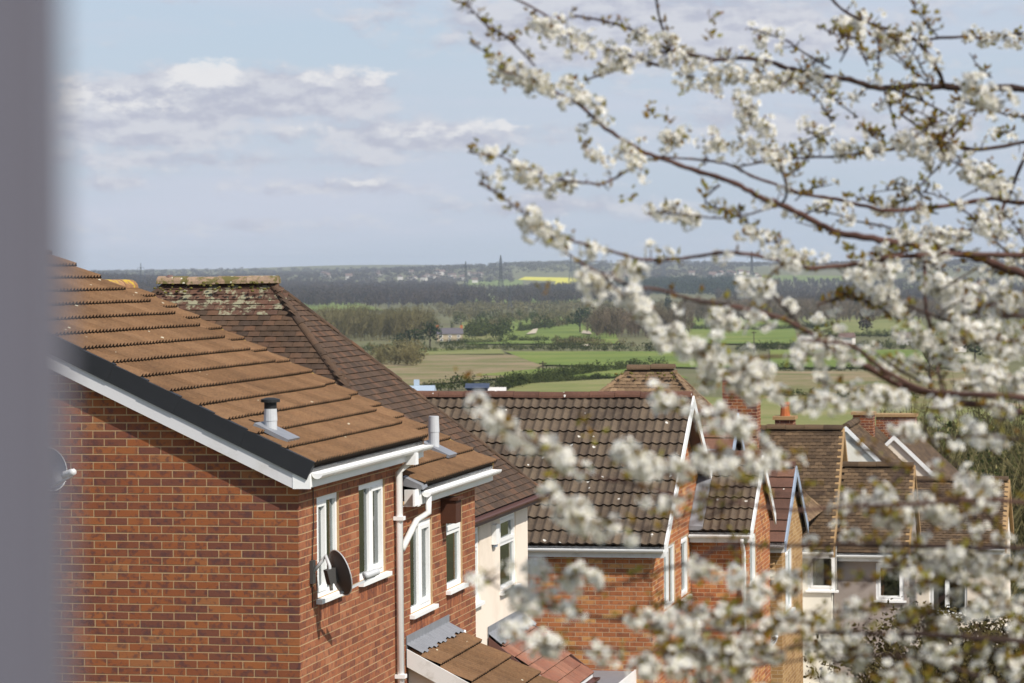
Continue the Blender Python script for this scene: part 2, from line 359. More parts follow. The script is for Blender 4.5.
M['tile8'] = mat_tile('tan_plain_tile', [(0, (0.066, 0.045, 0.028)), (0.4, (0.09, 0.06, 0.036)), (0.8, (0.115, 0.077, 0.045)), (1, (0.145, 0.098, 0.058))], lichen=(0.10, 0.10, 0.035), lich_lo=0.68)
M['tile_red'] = mat_tile('new_red_tile', [(0, (0.20, 0.085, 0.055)), (0.5, (0.25, 0.105, 0.065)), (1, (0.29, 0.135, 0.085))], dust=(0.20, 0.125, 0.09))
M['ridge1'] = mat_tile('ridge_tile_lichen', [(0, (0.24, 0.13, 0.07)), (1, (0.30, 0.17, 0.09))], lichen=(0.50, 0.34, 0.03), lich_lo=0.52)
M['ridge3'] = mat_tile('mossy_ridge', [(0, (0.25, 0.17, 0.11)), (1, (0.36, 0.26, 0.18))], lichen=(0.10, 0.095, 0.025), lich_lo=0.50, spots=(0.6, 0.58, 0.45), spot_amt=0.4, spot_scale=12)
M['tile3l'] = mat_tile('lichened_plain_tile', [(0, (0.085, 0.05, 0.036)), (1, (0.14, 0.075, 0.05))], lichen=(0.27, 0.26, 0.17), lich_lo=0.50)
M['ridge4'] = mat_tile('red_ridge', [(0, (0.095, 0.048, 0.034)), (1, (0.15, 0.075, 0.05))], spots=(0.75, 0.73, 0.68), spot_amt=0.1, spot_scale=10)
M['tile_edge'] = mat_plain('dark_tile_edge', (0.030, 0.021, 0.014), 0.95, 0.05, 0.4, 30)  # dark brown given to the exposed edges of every roof tile
M['deck'] = mat_plain('roof_underlay', (0.03, 0.024, 0.02), 0.95, 0.05)
M['soffit'] = mat_plain('brown_soffit', (0.14, 0.085, 0.075), 0.7)
M['render_cream'] = mat_render('cream_render', (0.80, 0.70, 0.59))
M['render_white'] = mat_render('white_render', (0.80, 0.77, 0.68))
M['pebble'] = mat_render('pebbledash', (0.34, 0.29, 0.26), 60.0, 0.9)
M['stone'] = mat_render('farm_stone', (0.42, 0.34, 0.24), 2.0, 0.2)
M['slate'] = mat_plain('slate', (0.10, 0.09, 0.10), 0.6, 0.3, 0.2, 0.6)
M['bark'] = mat_plain('red_brown_bark', (0.088, 0.046, 0.036), 0.8, 0.2, 0.6, 60)
M['bark_dark'] = mat_plain('dark_bark', (0.045, 0.027, 0.022), 0.8, 0.2, 0.35, 30)
M['petal'] = mat_leafy('white_petal', [(0, (0.84, 0.81, 0.74)), (0.5, (0.89, 0.87, 0.82)), (1, (0.92, 0.91, 0.88))], 0.42)
M['stamen'] = mat_leafy('stamen', [(0, (0.42, 0.38, 0.10)), (1, (0.55, 0.45, 0.14))], 0.2)
M['spring_leaf'] = mat_leafy('bronze_green_leaf', [(0, (0.22, 0.10, 0.025)), (0.3, (0.27, 0.17, 0.03)), (0.7, (0.27, 0.225, 0.04)), (1, (0.33, 0.31, 0.07))], 0.45)
M['jamb'] = mat_plain('shaded_jamb_grey', (0.135, 0.130, 0.158), 0.5, 0.3, 0.03, 3)  # indoor shade on the frame is put into this bluish grey

# ------------------------------------------------------------------ terrain
PROF = [(-80, -1.0), (0, -4.4), (28, -6.9), (50, -9.6), (70, -11.6), (100, -13.8), (200, -17.2), (400, -20.3), (600, -23.0), (800, -25.8), (1000, -28.2), (1300, -31.0), (1700, -34.2), (2200, -37.2), (2800, -40.0), (3500, -40.5), (4500, -36.0), (6000, -22.0), (8000, -3.0), (10000, 7.0), (12000, 10.0), (16000, -40.0)]
PY = np.array([p[0] for p in PROF], float); PZ = np.array([p[1] for p in PROF], float)
PD = np.gradient(PZ, PY)
def prof(Y):
    Y = np.clip(np.asarray(Y, float), PY[0], PY[-1] - 1e-6); i = np.clip(np.searchsorted(PY, Y, 'right') - 1, 0, len(PY) - 2)
    h = PY[i + 1] - PY[i]; t = (Y - PY[i]) / h
    return (2*t**3 - 3*t**2 + 1) * PZ[i] + (t**3 - 2*t**2 + t) * h * PD[i] + (-2*t**3 + 3*t**2) * PZ[i + 1] + (t**3 - t**2) * h * PD[i + 1]
def terr(X, Y):
    X = np.asarray(X, float); Y = np.asarray(Y, float)
    a_ = np.clip((Y - 2600) / 4000, 0, 1)
    und = a_ * (9.0 * np.sin(X / 520 + Y / 1300) + 5.0 * np.sin(X / 231 - Y / 700 + 1.3))
    b_ = np.clip((Y - 700) / 1500, 0, 1) * (1 - a_); und = und + b_ * (1.3 * np.sin(X / 90 + 0.4) + 0.9 * np.sin(Y / 140 + X / 60))
    left = 16 * np.exp(-((X / np.maximum(Y, 1) + 0.142) / 0.03) ** 2) * np.clip((Y - 3000) / 1500, 0, 1) * np.clip((6500 - Y) / 1500, 0, 1)
    return prof(Y) + und + left
def tz(X, Y): return float(terr(X, Y))
def on_ground(px, py):
    d = ray(px, py); lo, hi = 30.0, None
    Y = 60.0
    while Y < 11500:
        P = d * (Y / d.y)
        if P.z < tz(P.x, P.y): hi = Y; break
        lo = Y; Y *= 1.02
    if hi is None: hi = 11500.0
    for _ in range(30):
        mid = (lo + hi) / 2; P = d * (mid / d.y)
        if P.z < tz(P.x, P.y): hi = mid
        else: lo = mid
    P = d * (hi / d.y); return Vector((P.x, P.y, tz(P.x, P.y)))

M['ground'] = mat_field('rough_grassland', [(0.3, (0.11, 0.10, 0.052)), (0.5, (0.13, 0.13, 0.058)), (0.7, (0.155, 0.14, 0.075))], 0.012)
ys = np.concatenate([np.arange(-80, 120, 8), 120 * 1.045 ** np.arange(0, 112)]); ys = ys[ys < 15800]
us = np.linspace(-1, 1, 81)
gx = us[None, :] * (70 + 0.36 * np.abs(ys))[:, None]; gy = np.repeat(ys[:, None], len(us), 1)
V = np.stack([gx, gy, terr(gx, gy)], -1).reshape(-1, 3)
nu = len(us); ii = np.arange(len(ys) - 1)[:, None] * nu + np.arange(nu - 1)[None]
Fq = np.stack([ii, ii + 1, ii + nu + 1, ii + nu], -1).reshape(-1, 4)
np_mesh('ground', V, Fq, M['ground'], kind='structure', smooth=True)

# ------------------------------------------------------------------ houses: general builders (local axes: x = b, y = a, z up)
CUBE = MB().box(-.5, .5, -.5, .5, -.5, .5)
_cubes = {}
def cube_mesh(mat):
    if mat.name not in _cubes: _cubes[mat.name] = CUBE.mesh('brick', mat)
    return _cubes[mat.name]
class House:
    def __init__(s, name, label, cat, o, group=None):
        s.o = Vector(o); s.e = bpy.data.objects.new(name, None); COL.objects.link(s.e)
        s.e.empty_display_size = 0.3
        s.e.location = S2W(s.o); s.e.rotation_euler = (0, 0, -TH); tag(s.e, label, cat, group)
    def part(s, name, mb, mat, parent=None, smooth=False):
        mb.off(s.o); return mb.build(name, mat, parent or s.e, smooth)
    def world(s, p): return S2W(Vector(p) + s.o)
def in_frame(P, m=25):
    x, y, d = pix(P); return -m < x < 1024 + m and -m < y < 683 + m
def put_pieces(H, parent, name, stuff_name, mesh, mats, limit=300, box=None, key=None):
    """the pieces that show largest become objects, the rest one joined part"""
    tv = np.array([v.co for v in mesh.vertices]); tf = [tuple(p.vertices) for p in mesh.polygons]
    ranked = []
    for i, m in enumerate(mats):
        P = H.world(m.translation); x, y, d = pix(P)
        vis = in_frame(P) and x > 30 and (box is None or (box[0] < x < box[2] and box[1] < y < box[3]))
        ranked.append((0 if vis else 1, d, i))
    ranked.sort(); keep = set(i for v, d, i in ranked[:limit] if v == 0)
    rest = []
    for i, m in enumerate(mats):
        if i in keep:
            o = link(name, mesh, parent); o.matrix_basis = m
        else: rest.append(np.array(m)[:3])
    if rest:
        q = max(len(f) for f in tf); tf4 = np.array([f if len(f) == q else f + (f[-1],) * (q - len(f)) for f in tf])
        V, F = np_scatter(tv, tf4, np.array(rest))
        mi = np.tile(np.array([p.material_index for p in mesh.polygons]), len(rest))
        np_mesh(stuff_name, V, F, None, parent, 'stuff', mats=list(mesh.materials), midx=mi)
def lay(t0, t1, z0, z1, openings=(), L=0.225, h=0.075, lim=None):
    out = []; k = 0; z = z0
    while z + 0.06 < z1:
        za, zb = z + 0.006, z + h - 0.006
        spans = [(t0, t1)]
        if lim: spans = [lim(zb)]
        for (a0, a1, b0, b1) in openings:
            if b0 < zb - 0.02 and b1 > za + 0.02:
                ns = []
                for s0, s1 in spans:
                    if a1 <= s0 or a0 >= s1: ns.append((s0, s1)); continue
                    if a0 > s0: ns.append((s0, a0))
                    if a1 < s1: ns.append((a1, s1))
                spans = ns
        t = t0 - (L / 2 if k % 2 else 0.0)
        while t < t1:
            for s0, s1 in spans:
                x0 = max(t + 0.006, s0 + 0.002); x1 = min(t + L - 0.006, s1 - 0.002)
                if x1 - x0 > 0.025: out.append((x0, x1, za, zb))
            t += L
        z += h; k += 1
    return out
def brick_mats(H, rects, plane, at, depth=0.03, proud=0.0028, jit=0.0008):
    """plane 'a': face looks to -a at alpha=at; plane 'b': face looks to +b at beta=at"""
    ms = []
    for (x0, x1, z0, z1) in rects:
        n = random.uniform(-jit, jit); zc = (z0 + z1) / 2 + random.uniform(-.001, .001)
        if plane == 'a': c = Vector(((x0 + x1) / 2, at - proud + depth / 2 + n, zc)); sc = (x1 - x0, depth, z1 - z0)
        else: c = Vector((at + proud - depth / 2 + n, (x0 + x1) / 2, zc)); sc = (depth, x1 - x0, z1 - z0)
        ms.append(Matrix.Translation(c - H.o) @ Matrix.Diagonal((*sc, 1)))
    return ms
def mapper(plane, at):
    if plane == 'a': return lambda t, n, z: (t, at - n, z)
    return lambda t, n, z: (at + n, t, z)
def panel(mb, plane, at, t0, t1, z0, z1, openings, depth=0.12):
    f = mapper(plane, at); ts = sorted({t0, t1, *[x for o in openings for x in o[:2] if t0 < x < t1]}); zs = sorted({z0, z1, *[x for o in openings for x in o[2:4] if z0 < x < z1]})
    for i in range(len(ts) - 1):
        for j in range(len(zs) - 1):
            tm, zm = (ts[i] + ts[i + 1]) / 2, (zs[j] + zs[j + 1]) / 2
            if any(o[0] < tm < o[1] and o[2] < zm < o[3] for o in openings): continue
            mb.quad(f(ts[i], 0, zs[j]), f(ts[i + 1], 0, zs[j]), f(ts[i + 1], 0, zs[j + 1]), f(ts[i], 0, zs[j + 1]))
    for (a0, a1, b0, b1) in openings:
        for p, q in (((a0, b0), (a1, b0)), ((a1, b0), (a1, b1)), ((a1, b1), (a0, b1)), ((a0, b1), (a0, b0))):
            mb.quad(f(p[0], 0, p[1]), f(q[0], 0, q[1]), f(q[0], -depth, q[1]), f(p[0], -depth, p[1]))
def bx3(mb, f, t0, t1, n0, n1, z0, z1):
    a_, b_ = f(t0, n0, z0), f(t1, n1, z1); return mb.box(a_[0], b_[0], a_[1], b_[1], a_[2], b_[2])
def window(H, plane, at, t0, t1, z0, z1, splits=(0.5,), transom=None, opens=(0,), sill=True, inside='curtain', mat='white', name='window', recess=0.022):
    f = mapper(plane, at - recess if plane == 'b' else at + recess)
    fw = 0.055; mb = MB()
    bx3(mb, f, t0, t1, -0.07, 0, z0, z0 + fw); bx3(mb, f, t0, t1, -0.07, 0, z1 - fw, z1)
    bx3(mb, f, t0, t0 + fw, -0.069, -0.001, z0 + fw, z1 - fw); bx3(mb, f, t1 - fw, t1, -0.069, -0.001, z0 + fw, z1 - fw)
    cuts = [t0 + fw / 2] + [t0 + (t1 - t0) * s for s in splits] + [t1 - fw / 2]
    for c in cuts[1:-1]: bx3(mb, f, c - 0.03, c + 0.03, -0.068, -0.002, z0 + fw, z1 - fw)
    w = H.part(name, mb, M[mat])
    for i in range(len(cuts) - 1):
        a0 = cuts[i] + 0.029; a1 = cuts[i + 1] - 0.029
        rows = [(z0 + fw, z1 - fw)]
        if transom and i in transom:
            zt = z0 + (z1 - z0) * transom[i]; rows = [(z0 + fw, zt - 0.025), (zt + 0.025, z1 - fw)]
            H.part('transom', bx3(MB(), f, a0, a1, -0.067, -0.003, zt - 0.025, zt + 0.025), M[mat], w)
        for k, (b0, b1) in enumerate(rows):
            if i in opens or (transom and i in transom and k == 1):
                sm = MB(); s = 0.045
                bx3(sm, f, a0, a1, -0.04, 0.012, b0, b0 + s); bx3(sm, f, a0, a1, -0.04, 0.012, b1 - s, b1)
                bx3(sm, f, a0, a0 + s, -0.039, 0.011, b0 + s, b1 - s); bx3(sm, f, a1 - s, a1, -0.039, 0.011, b0 + s, b1 - s)
                H.part('casement', sm, M[mat], w); a0_, a1_, b0_, b1_ = a0 + s, a1 - s, b0 + s, b1 - s
            else: a0_, a1_, b0_, b1_ = a0, a1, b0, b1
            H.part('pane', bx3(MB(), f, a0_, a1_, -0.034, -0.03, b0_, b1_), M['glass'], w)
    if sill: H.part('sill', bx3(MB(), f, t0 - 0.05, t1 + 0.05, -0.06, recess + 0.06, z0 - 0.045, z0 - 0.002), M[mat], w)
    rm = MB(); d = -0.7
    rm.quad(f(t0 - .2, d, z0 - .2), f(t1 + .2, d, z0 - .2), f(t1 + .2, d, z1 + .2), f(t0 - .2, d, z1 + .2))
    for p, q in (((t0, z0), (t1, z0)), ((t1, z0), (t1, z1)), ((t1, z1), (t0, z1)), ((t0, z1), (t0, z0))):
        rm.quad(f(p[0], -.072, p[1]), f(q[0], -.072, q[1]), f(q[0], d, q[1]), f(p[0], d, p[1]))
    H.part('room_recess', rm, M['room'], w)
    if inside == 'curtain':
        for side in (0, 1):
            cm = MB(); n = 9; wd = (t1 - t0) * 0.17; s0 = t0 + fw if side == 0 else t1 - fw - wd
            for k in range(n):
                x0, x1 = s0 + wd * k / n, s0 + wd * (k + 1) / n; d0 = -.14 - .025 * (k % 2); d1 = -.14 - .025 * ((k + 1) % 2)
                cm.quad(f(x0, d0, z0 + fw), f(x1, d1, z0 + fw), f(x1, d1, z1 - fw), f(x0, d0, z1 - fw))
            H.part('curtain', cm, M['curtain'], w)
    elif inside:
        H.part('blind', bx3(MB(), f, t0 + fw, t1 - fw, -0.13, -0.125, z0 + fw, z0 + (z1 - z0) * 0.72), M[inside], w)
    return w
def make_tile(name, w, g, rolls, amp, nx, lift=0.022, thick=0.016, lap=0.06, mat=None, flat=0.0):
    mb = MB(); L = g + lap
    def z(x): 
        c = 0.5 - 0.5 * math.cos(2 * math.pi * rolls * x / w); return amp * (c ** (1.0 + flat))
    xs = [w * i / nx for i in range(nx + 1)]
    top0 = [(x, 0, z(x) + lift) for x in xs]; top1 = [(x, L, z(x)) for x in xs]; bot0 = [(x, 0.003, z(x) + lift - thick) for x in xs]
    mb.v = top0 + top1 + bot0; n = nx + 1
    for i in range(nx):
        mb.f.append((i, i + 1, n + i + 1, n + i)); mb.f.append((2 * n + i, 2 * n + i + 1, i + 1, i))
    me = mb.mesh(name, mat); me.materials.append(M['tile_edge'])
    me.polygons.foreach_set('material_index', [k % 2 for k in range(len(me.polygons))]); me.update(); return me
def make_plain(name, w, g, mat, lift=0.017, thick=0.013, lap=0.03):
    mb = MB(); L = g + lap; c = w / 2; k = 0.003
    mb.v = [(0.002, 0, lift), (c, 0, lift + k), (w - 0.002, 0, lift), (0.002, L, 0.002), (c, L, 0.002 + k), (w - 0.002, L, 0.002), (0.002, 0, lift - thick), (w - 0.002, 0, lift - thick)]
    mb.f = [(0, 1, 4, 3), (1, 2, 5, 4), (6, 7, 2, 1), (6, 1, 0), (3, 6, 0), (7, 5, 2)]
    me = mb.mesh(name, mat); me.materials.append(M['tile_edge']); me.polygons.foreach_set('material_index', [0, 0, 1, 1, 1, 1]); me.update(); return me
def slope_mats(H, P0, u, v, nu_, nv_, w, g, keep=None, bond=False, jit=0.002, sag=0.0):
    """P0 street-frame lower-left corner; u along the eaves, v up the slope"""
    u = Vector(u).normalized(); v = Vector(v).normalized(); n = u.cross(v); out = []
    for j in range(nv_):
        for i in range(-1 if bond else 0, nu_):
            off = (w / 2 if (bond and j % 2) else 0.0)
            s, t = i * w + off, j * g
            if keep and not keep(s + w / 2, t + g / 2): continue
            if not keep and (s < -w * .15 or s + w > nu_ * w + w * 0.15): continue
            P = Vector(P0) + u * s + v * t + n * random.uniform(-jit, jit) * 1.0 + v * random.uniform(-jit, jit) - H.o
            tw = random.uniform(-1, 1) * jit * 2.0
            uu = (u + v * tw).normalized(); vv = n.cross(uu)
            m = Matrix((uu, vv, n)).transposed().to_4x4(); m.translation = P; out.append(m)
    return out
_rt = {}
def ridge_mesh(mat, r=0.11, L=0.44):
    key = (mat.name, r, L)
    if key not in _rt:
        mb = MB(); n = 8
        for x in (0.0, L):
            rr = r * (1.0 if x else 1.04)
            for i in range(n + 1):
                an = math.pi * i / n; mb.v.append((x, -math.cos(an) * rr, math.sin(an) * rr * 0.85))
        for i in range(n): mb.f.append((i, n + 1 + i, n + 2 + i, i + 1))
        mb.f.append(tuple(range(n + 1))); mb.f.append(tuple(range(2 * n + 1, n, -1)))
        _rt[key] = mb.mesh('ridge_tile', mat)
    return _rt[key]
def ridge_run(H, parent, A, B, mat, r=0.11, L=0.44, dz=-0.02, name='ridge_tile'):
    A = Vector(A); B = Vector(B); d = (B - A); n = max(1, round(d.length / L)); L2 = d.length / n; d.normalize()
    side = Vector((0, 0, 1)).cross(d).normalized(); up = d.cross(side)
    me = ridge_mesh(mat, r, L)
    for k in range(n):
        if not in_frame(S2W(A + d * (L2 * (k + .5))), 120): continue
        o = link(name, me, parent); sc = L2 / L * 0.985
        jz = random.uniform(-.011, .011)
        m = Matrix((d * sc, side, up)).transposed().to_4x4(); m.translation = A + d * (L2 * k) + Vector((0, 0, dz + jz)) - H.o; o.matrix_basis = m
def gutter(H, A, B, mat, r=0.055, brackets=True, parent=None):
    """half-round gutter whose back edge runs from A to B, outwards = d x z rotated"""
    A = Vector(A); B = Vector(B); d = (B - A).normalized(); o = d.cross(Vector((0, 0, 1))).normalized()
    mb = MB(); n = 8
    def ring(P, rr): return [P + o * (r + math.cos(math.pi + math.pi * i / n) * rr) + Vector((0, 0, math.sin(math.pi + math.pi * i / n) * rr)) for i in range(n + 1)]
    a0, a1, b0, b1 = ring(A, r), ring(A, r - .008), ring(B, r), ring(B, r - .008)
    for i in range(n):
        mb.quad(a0[i], a0[i + 1], b0[i + 1], b0[i]); mb.quad(a1[i + 1], a1[i], b1[i], b1[i + 1])
    mb.quad(a0[0], b0[0], b1[0], a1[0]); mb.quad(b0[n], a0[n], a1[n], b1[n]); mb.quad(*a0); mb.quad(*reversed(b0))
    g = H.part('gutter', mb, mat, parent)
    if brackets:
        Ln = (B - A).length; k = max(2, int(Ln / 0.9)); 
        for i in range(k):
            P = A + d * (Ln * (i + .5) / k); q = MB(); r0, r1 = ring(P - d * .018, r + .006), ring(P + d * .018, r + .006)
            for j in range(n): q.quad(r0[j], r0[j + 1], r1[j + 1], r1[j])
            H.part('gutter_bracket', q, mat, g)
    return g
def pipe(H, pts, r, mat, name='downpipe', n=10): return H.part(name, MB().tube(pts, r, n), mat, smooth=True)

# ------------------------------------------------------------------ houses with the ridge along the street (the near pair)
T1 = 0.471
TILE1 = make_tile('roof_tile', 0.30, 0.335, 3, 0.030, 18, lift=0.050, thick=0.046, mat=M['tile1'], flat=0.5)
def street_house(name, label, Bw, An, Af, roof_n, roof_f, z_e, ridge_b, z0, wins, soldier=True, n_bricks=300, gable_bricks=True, near_gable=True):
    H = House(name, label, 'house', (Bw, An, z0)); be = Bw + 0.15
    run = be - ridge_b; zr = z_e + run * T1; bl = 2 * ridge_b - Bw
    zw = z_e - 0.02 - 0.15 * 0 ; zs = z_e - 0.20                      # soffit level
    cz = math.sqrt(1 + T1 * T1)
    # openings snapped to the courses
    ops = []; sold = []
    zb = z_e - 0.19 - 0.075 * 60
    sn = lambda z: zb + round((z - zb) / 0.075) * 0.075
    for (t0, t1, a0, a1, kw) in wins:
        o = (t0, t1, sn(a0), sn(a1)); ops.append(o)
        if soldier: sold.append((t0, t1, o[2] - 0.225 - 0.0, o[2]))
    mb = MB(); panel(mb, 'b', Bw, An, Af, z0, zs + .06, ops); wall = H.part('wall', mb, M['mortar1'])
    rects = lay(An, Af, zb, zs + .05, ops + sold)
    ms = brick_mats(H, rects, 'b', Bw)
    srects = []
    for (t0, t1, b0, b1) in sold:
        k = max(1, round((t1 - t0) / 0.075)); w = (t1 - t0) / k
        srects += [(t0 + i * w + .004, t0 + (i + 1) * w - .004, b0 + .005, b1 - .048) for i in range(k)]
    # a soldier course over the head of the wall as well
    ms += brick_mats(H, srects, 'b', Bw)
    put_pieces(H, wall, 'brick', 'brickwork', cube_mesh(M['brick1s']), ms, limit=0)
    for o_, wdef in zip(ops, wins): window(H, 'b', Bw, *o_, **wdef[4])
    # gable towards the camera
    if near_gable:
        def rz(b): return z_e + (be - b) * T1 - 0.06 if b > ridge_b else zr - (ridge_b - b) * T1 - 0.06
        mb = MB(); mb.quad((bl, An, z0), (Bw, An, z0), (Bw, An, rz(Bw)), (ridge_b, An, rz(ridge_b)), (bl, An, rz(bl)))
        gw = H.part('wall', mb, M['mortar1'])
        def lim(z):
            if z < rz(Bw): return (bl, Bw + 0.006)
            h = (z - rz(Bw)) / T1; return (min(bl + h, ridge_b), max(Bw - h, ridge_b))
        k0 = round((Bw - bl) / 0.225); t0 = Bw + 0.006 - k0 * 0.225
        gr = lay(t0, Bw + 0.006, zb, zr, (), lim=lim)
        put_pieces(H, gw, 'brick', 'brickwork', cube_mesh(M['brick1']), brick_mats(H, gr, 'a', An), limit=n_bricks)
    # far gable and back wall
    mb = MB(); rzb = z_e + .15 * T1 - .06
    mb.quad((Bw, Af, z0), (bl, Af, z0), (bl, Af, rzb), (ridge_b, Af, zr - .06), (Bw, Af, rzb)); mb.quad((bl, Af, z0), (bl, An, z0), (bl, An, rzb), (bl, Af, rzb))
    H.part('wall', mb, M['mortar1'])
    # roof deck, both slopes
    mb = MB(); bo = 2 * ridge_b - be; th = 0.05
    for s0, zs0 in ((be, z_e), (bo, z_e)):
        mb.hexa([(s0, roof_n, z_e - th), (ridge_b, roof_n, zr - th), (ridge_b, roof_f, zr - th), (s0, roof_f, z_e - th), (s0, roof_n, z_e), (ridge_b, roof_n, zr), (ridge_b, roof_f, zr), (s0, roof_f, z_e)])
    roof = H.part('roof', mb, M['deck'])
    nu_ = max(1, round((roof_f - roof_n) / 0.30)); w = (roof_f - roof_n) / nu_
    nv_ = int(run * cz / 0.335) + 1; g = run * cz / nv_
    up = Vector((-1, 0, T1)).normalized()
    ms = slope_mats(H, (be + .03, roof_n, z_e + .004), (0, 1, 0), up, nu_, nv_, w, g, sag=0)
    put_pieces(H, roof, 'roof_tile', 'roof_tiles', TILE1, ms, 300)
    ms = slope_mats(H, (bo - .03, roof_f, z_e + .004), (0, -1, 0), (1, 0, T1), nu_, nv_, w, g)
    put_pieces(H, roof, 'roof_tile', 'roof_tiles', TILE1, ms, 0)
    ridge_run(H, roof, (ridge_b, roof_n, zr + .03), (ridge_b, roof_f, zr + .03), M['ridge1'], 0.12)
    # fascia, soffit, gutter
    H.part('fascia', MB().box(be - .02, be, An - .08, roof_f, z_e - .185, z_e - .012), M['white'])
    H.part('soffit', MB().box(Bw + .002, be - .022, An, roof_f - .05, zs + .003, zs + .012), M['white'])
    g_ = gutter(H, (be + .002, roof_n + .03, z_e - .055), (be + .002, roof_f, z_e - .055), M['white'])
    return H, roof, be, zr, rz if near_gable else None

C1 = on_b(298, 490, -7.7)
Z1 = -1.83
H1, roof1, be1, zr1, rz1 = street_house('brick_house', 'nearest red brick house with sandy brown tiled roof, black verge and white bargeboard', -7.7, 27.01, 31.1, 26.91, 31.45, Z1, -12.1, -6.95,
    [(27.65, 28.47, -3.155, -2.2, dict(opens=(0,), splits=(0.5,))), (29.24, 30.32, -3.165, -2.19, dict(opens=(1,)))], n_bricks=300)
# dry verge units and bargeboard on the near gable
d1 = Vector((1, 0, -T1)).normalized(); n1 = Vector((T1, 0, 1)).normalized()
top = Vector((-12.1, 26.91, zr1)); Ln = 4.55 * math.sqrt(1 + T1 * T1); nvu = 14
for k in range(nvu):
    A = top + d1 * (Ln * k / nvu) ; B = top + d1 * (Ln * (k + 1) / nvu + 0.02)
    y0, y1 = 26.888 - .004 * (k % 2), 26.96
    mb = MB(); t_, b_ = n1 * 0.055, n1 * -0.115
    A2 = A + n1 * 0.012
    mb.hexa([Vector((A.x, y0, A.z)) + b_, Vector((B.x, y0, B.z)) + b_, Vector((B.x, y1, B.z)) + b_, Vector((A.x, y1, A.z)) + b_, Vector((A.x, y0, A.z)) + t_, Vector((B.x, y0, B.z)) + t_ + n1 * .012, Vector((B.x, y1, B.z)) + t_ + n1 * .012, Vector((A.x, y1, A.z)) + t_])
    H1.part('verge_unit', mb, M['black_plastic'])
mb = MB(); y0, y1 = 26.905, 26.93
A = top; B = top + d1 * (Ln - .05)
mb.hexa([Vector((A.x, y0, A.z)) - n1 * .25, Vector((B.x, y0, B.z)) - n1 * .25, Vector((B.x, y1, B.z)) - n1 * .25, Vector((A.x, y1, A.z)) - n1 * .25, Vector((A.x, y0, A.z)) - n1 * .06, Vector((B.x, y0, B.z)) - n1 * .06, Vector((B.x, y1, B.z)) - n1 * .06, Vector((A.x, y1, A.z)) - n1 * .06])
H1.part('bargeboard', mb, M['grey_lilac'])
mb = MB(); mb.hexa([Vector((A.x, y1, A.z)) - n1 * .25, Vector((B.x, y1, B.z)) - n1 * .25, Vector((B.x, 27.01, B.z)) - n1 * .25, Vector((A.x, 27.01, A.z)) - n1 * .25, Vector((A.x, y1, A.z)) - n1 * .235, Vector((B.x, y1, B.z)) - n1 * .235, Vector((B.x, 27.01, B.z)) - n1 * .235, Vector((A.x, 27.01, A.z)) - n1 * .235])
H1.part('soffit', mb, M['white'])
H1.part('eaves_box_end', MB().box(-7.72, be1 - .001, 26.9, 26.93, Z1 - .2, Z1 - .06), M['white'])
Z2 = -2.335
H2, roof2, be2, zr2, _ = street_house('brick_house', 'lower red brick house stepped down behind the nearest one, lean-to below its windows', -7.7, 31.1, 34.65, 31.3, 35.0, Z2, -12.1, -7.5,
    [(31.40, 32.44, -3.69, -2.72, dict(opens=(1,))), (33.14, 33.97, -3.68, -2.67, dict(splits=(), opens=(), transom={0: 0.66}, inside='green_blind'))], near_gable=False)
# verge of the lower house, bedded in mortar with yellow lichen
mb = MB(); y0, y1 = 34.93, 35.03; t2 = Vector((-12.1, 0, zr2)); e2 = Vector((be2, 0, Z2))
mb.hexa([(t2.x, y0, t2.z - .05), (e2.x, y0, e2.z - .05), (e2.x, y1, e2.z - .05), (t2.x, y1, t2.z - .05), (t2.x, y0, t2.z + .055), (e2.x, y0, e2.z + .055), (e2.x, y1, e2.z + .055), (t2.x, y1, t2.z + .055)])
H2.part('verge', mb, M['ridge1'])
mb = MB(); y0, y1 = 31.40, 31.47; t2 = Vector((-12.1, 0, zr1)); e2 = Vector((be1, 0, Z1))
mb.hexa([(t2.x, y0, t2.z - .05), (e2.x, y0, e2.z - .05), (e2.x, y1, e2.z - .05), (t2.x, y1, t2.z - .05), (t2.x, y0, t2.z + .04), (e2.x, y0, e2.z + .04), (e2.x, y1, e2.z + .04), (t2.x, y1, t2.z + .04)])
H1.part('verge', mb, M['ridge1'])
H2.part('eaves_box_end', MB().box(-7.70, be2 - .001, 31.17, 31.30, Z2 - .2, Z2 - .02), M['white_dirty'])
H2.part('lead_saddle', MB().hexa([(-7.72, 31.2, Z2 + .02), (-7.50, 31.2, Z2 - .02), (-7.50, 31.42, Z2 + .0), (-7.72, 31.42, Z2 + .05), (-7.72, 31.2, Z2 + .12), (-7.52, 31.2, Z2 + .03), (-7.52, 31.42, Z2 + .05), (-7.72, 31.42, Z2 + .14)]), M['lead'])
# downpipes
xg = be1 + .055
pipe(H1, [(xg, 30.72, Z1 - .11), (xg, 30.72, Z1 - .17), (-7.64, 30.70, Z1 - .30), (-7.64, 30.70, -6.8)], 0.038, M['white'])
H1.part('hopper', MB().box(xg - .06, xg + .05, 30.65, 30.78, Z1 - .22, Z1 - .10), M['white'])
for zc in (-2.62, -4.3): H1.part('pipe_clip', MB().box(-7.695, -7.585, 30.65, 30.75, zc - .02, zc + .02), M['white'])
pipe(H2, [(be2 + .055, 31.42, Z2 - .10), (be2 + .055, 31.42, Z2 - .28), (-7.60, 31.30, Z2 - .36), (-7.625, 30.74, Z2 - .62)], 0.036, M['white_dirty'])
pipe(H1, [(-7.685, 27.48, Z1 - .2), (-7.68, 27.47, -2.4), (-7.685, 27.42, -2.8), (-7.68, 27.40, -3.2)], 0.006, M['cable'], 'cable', 5)
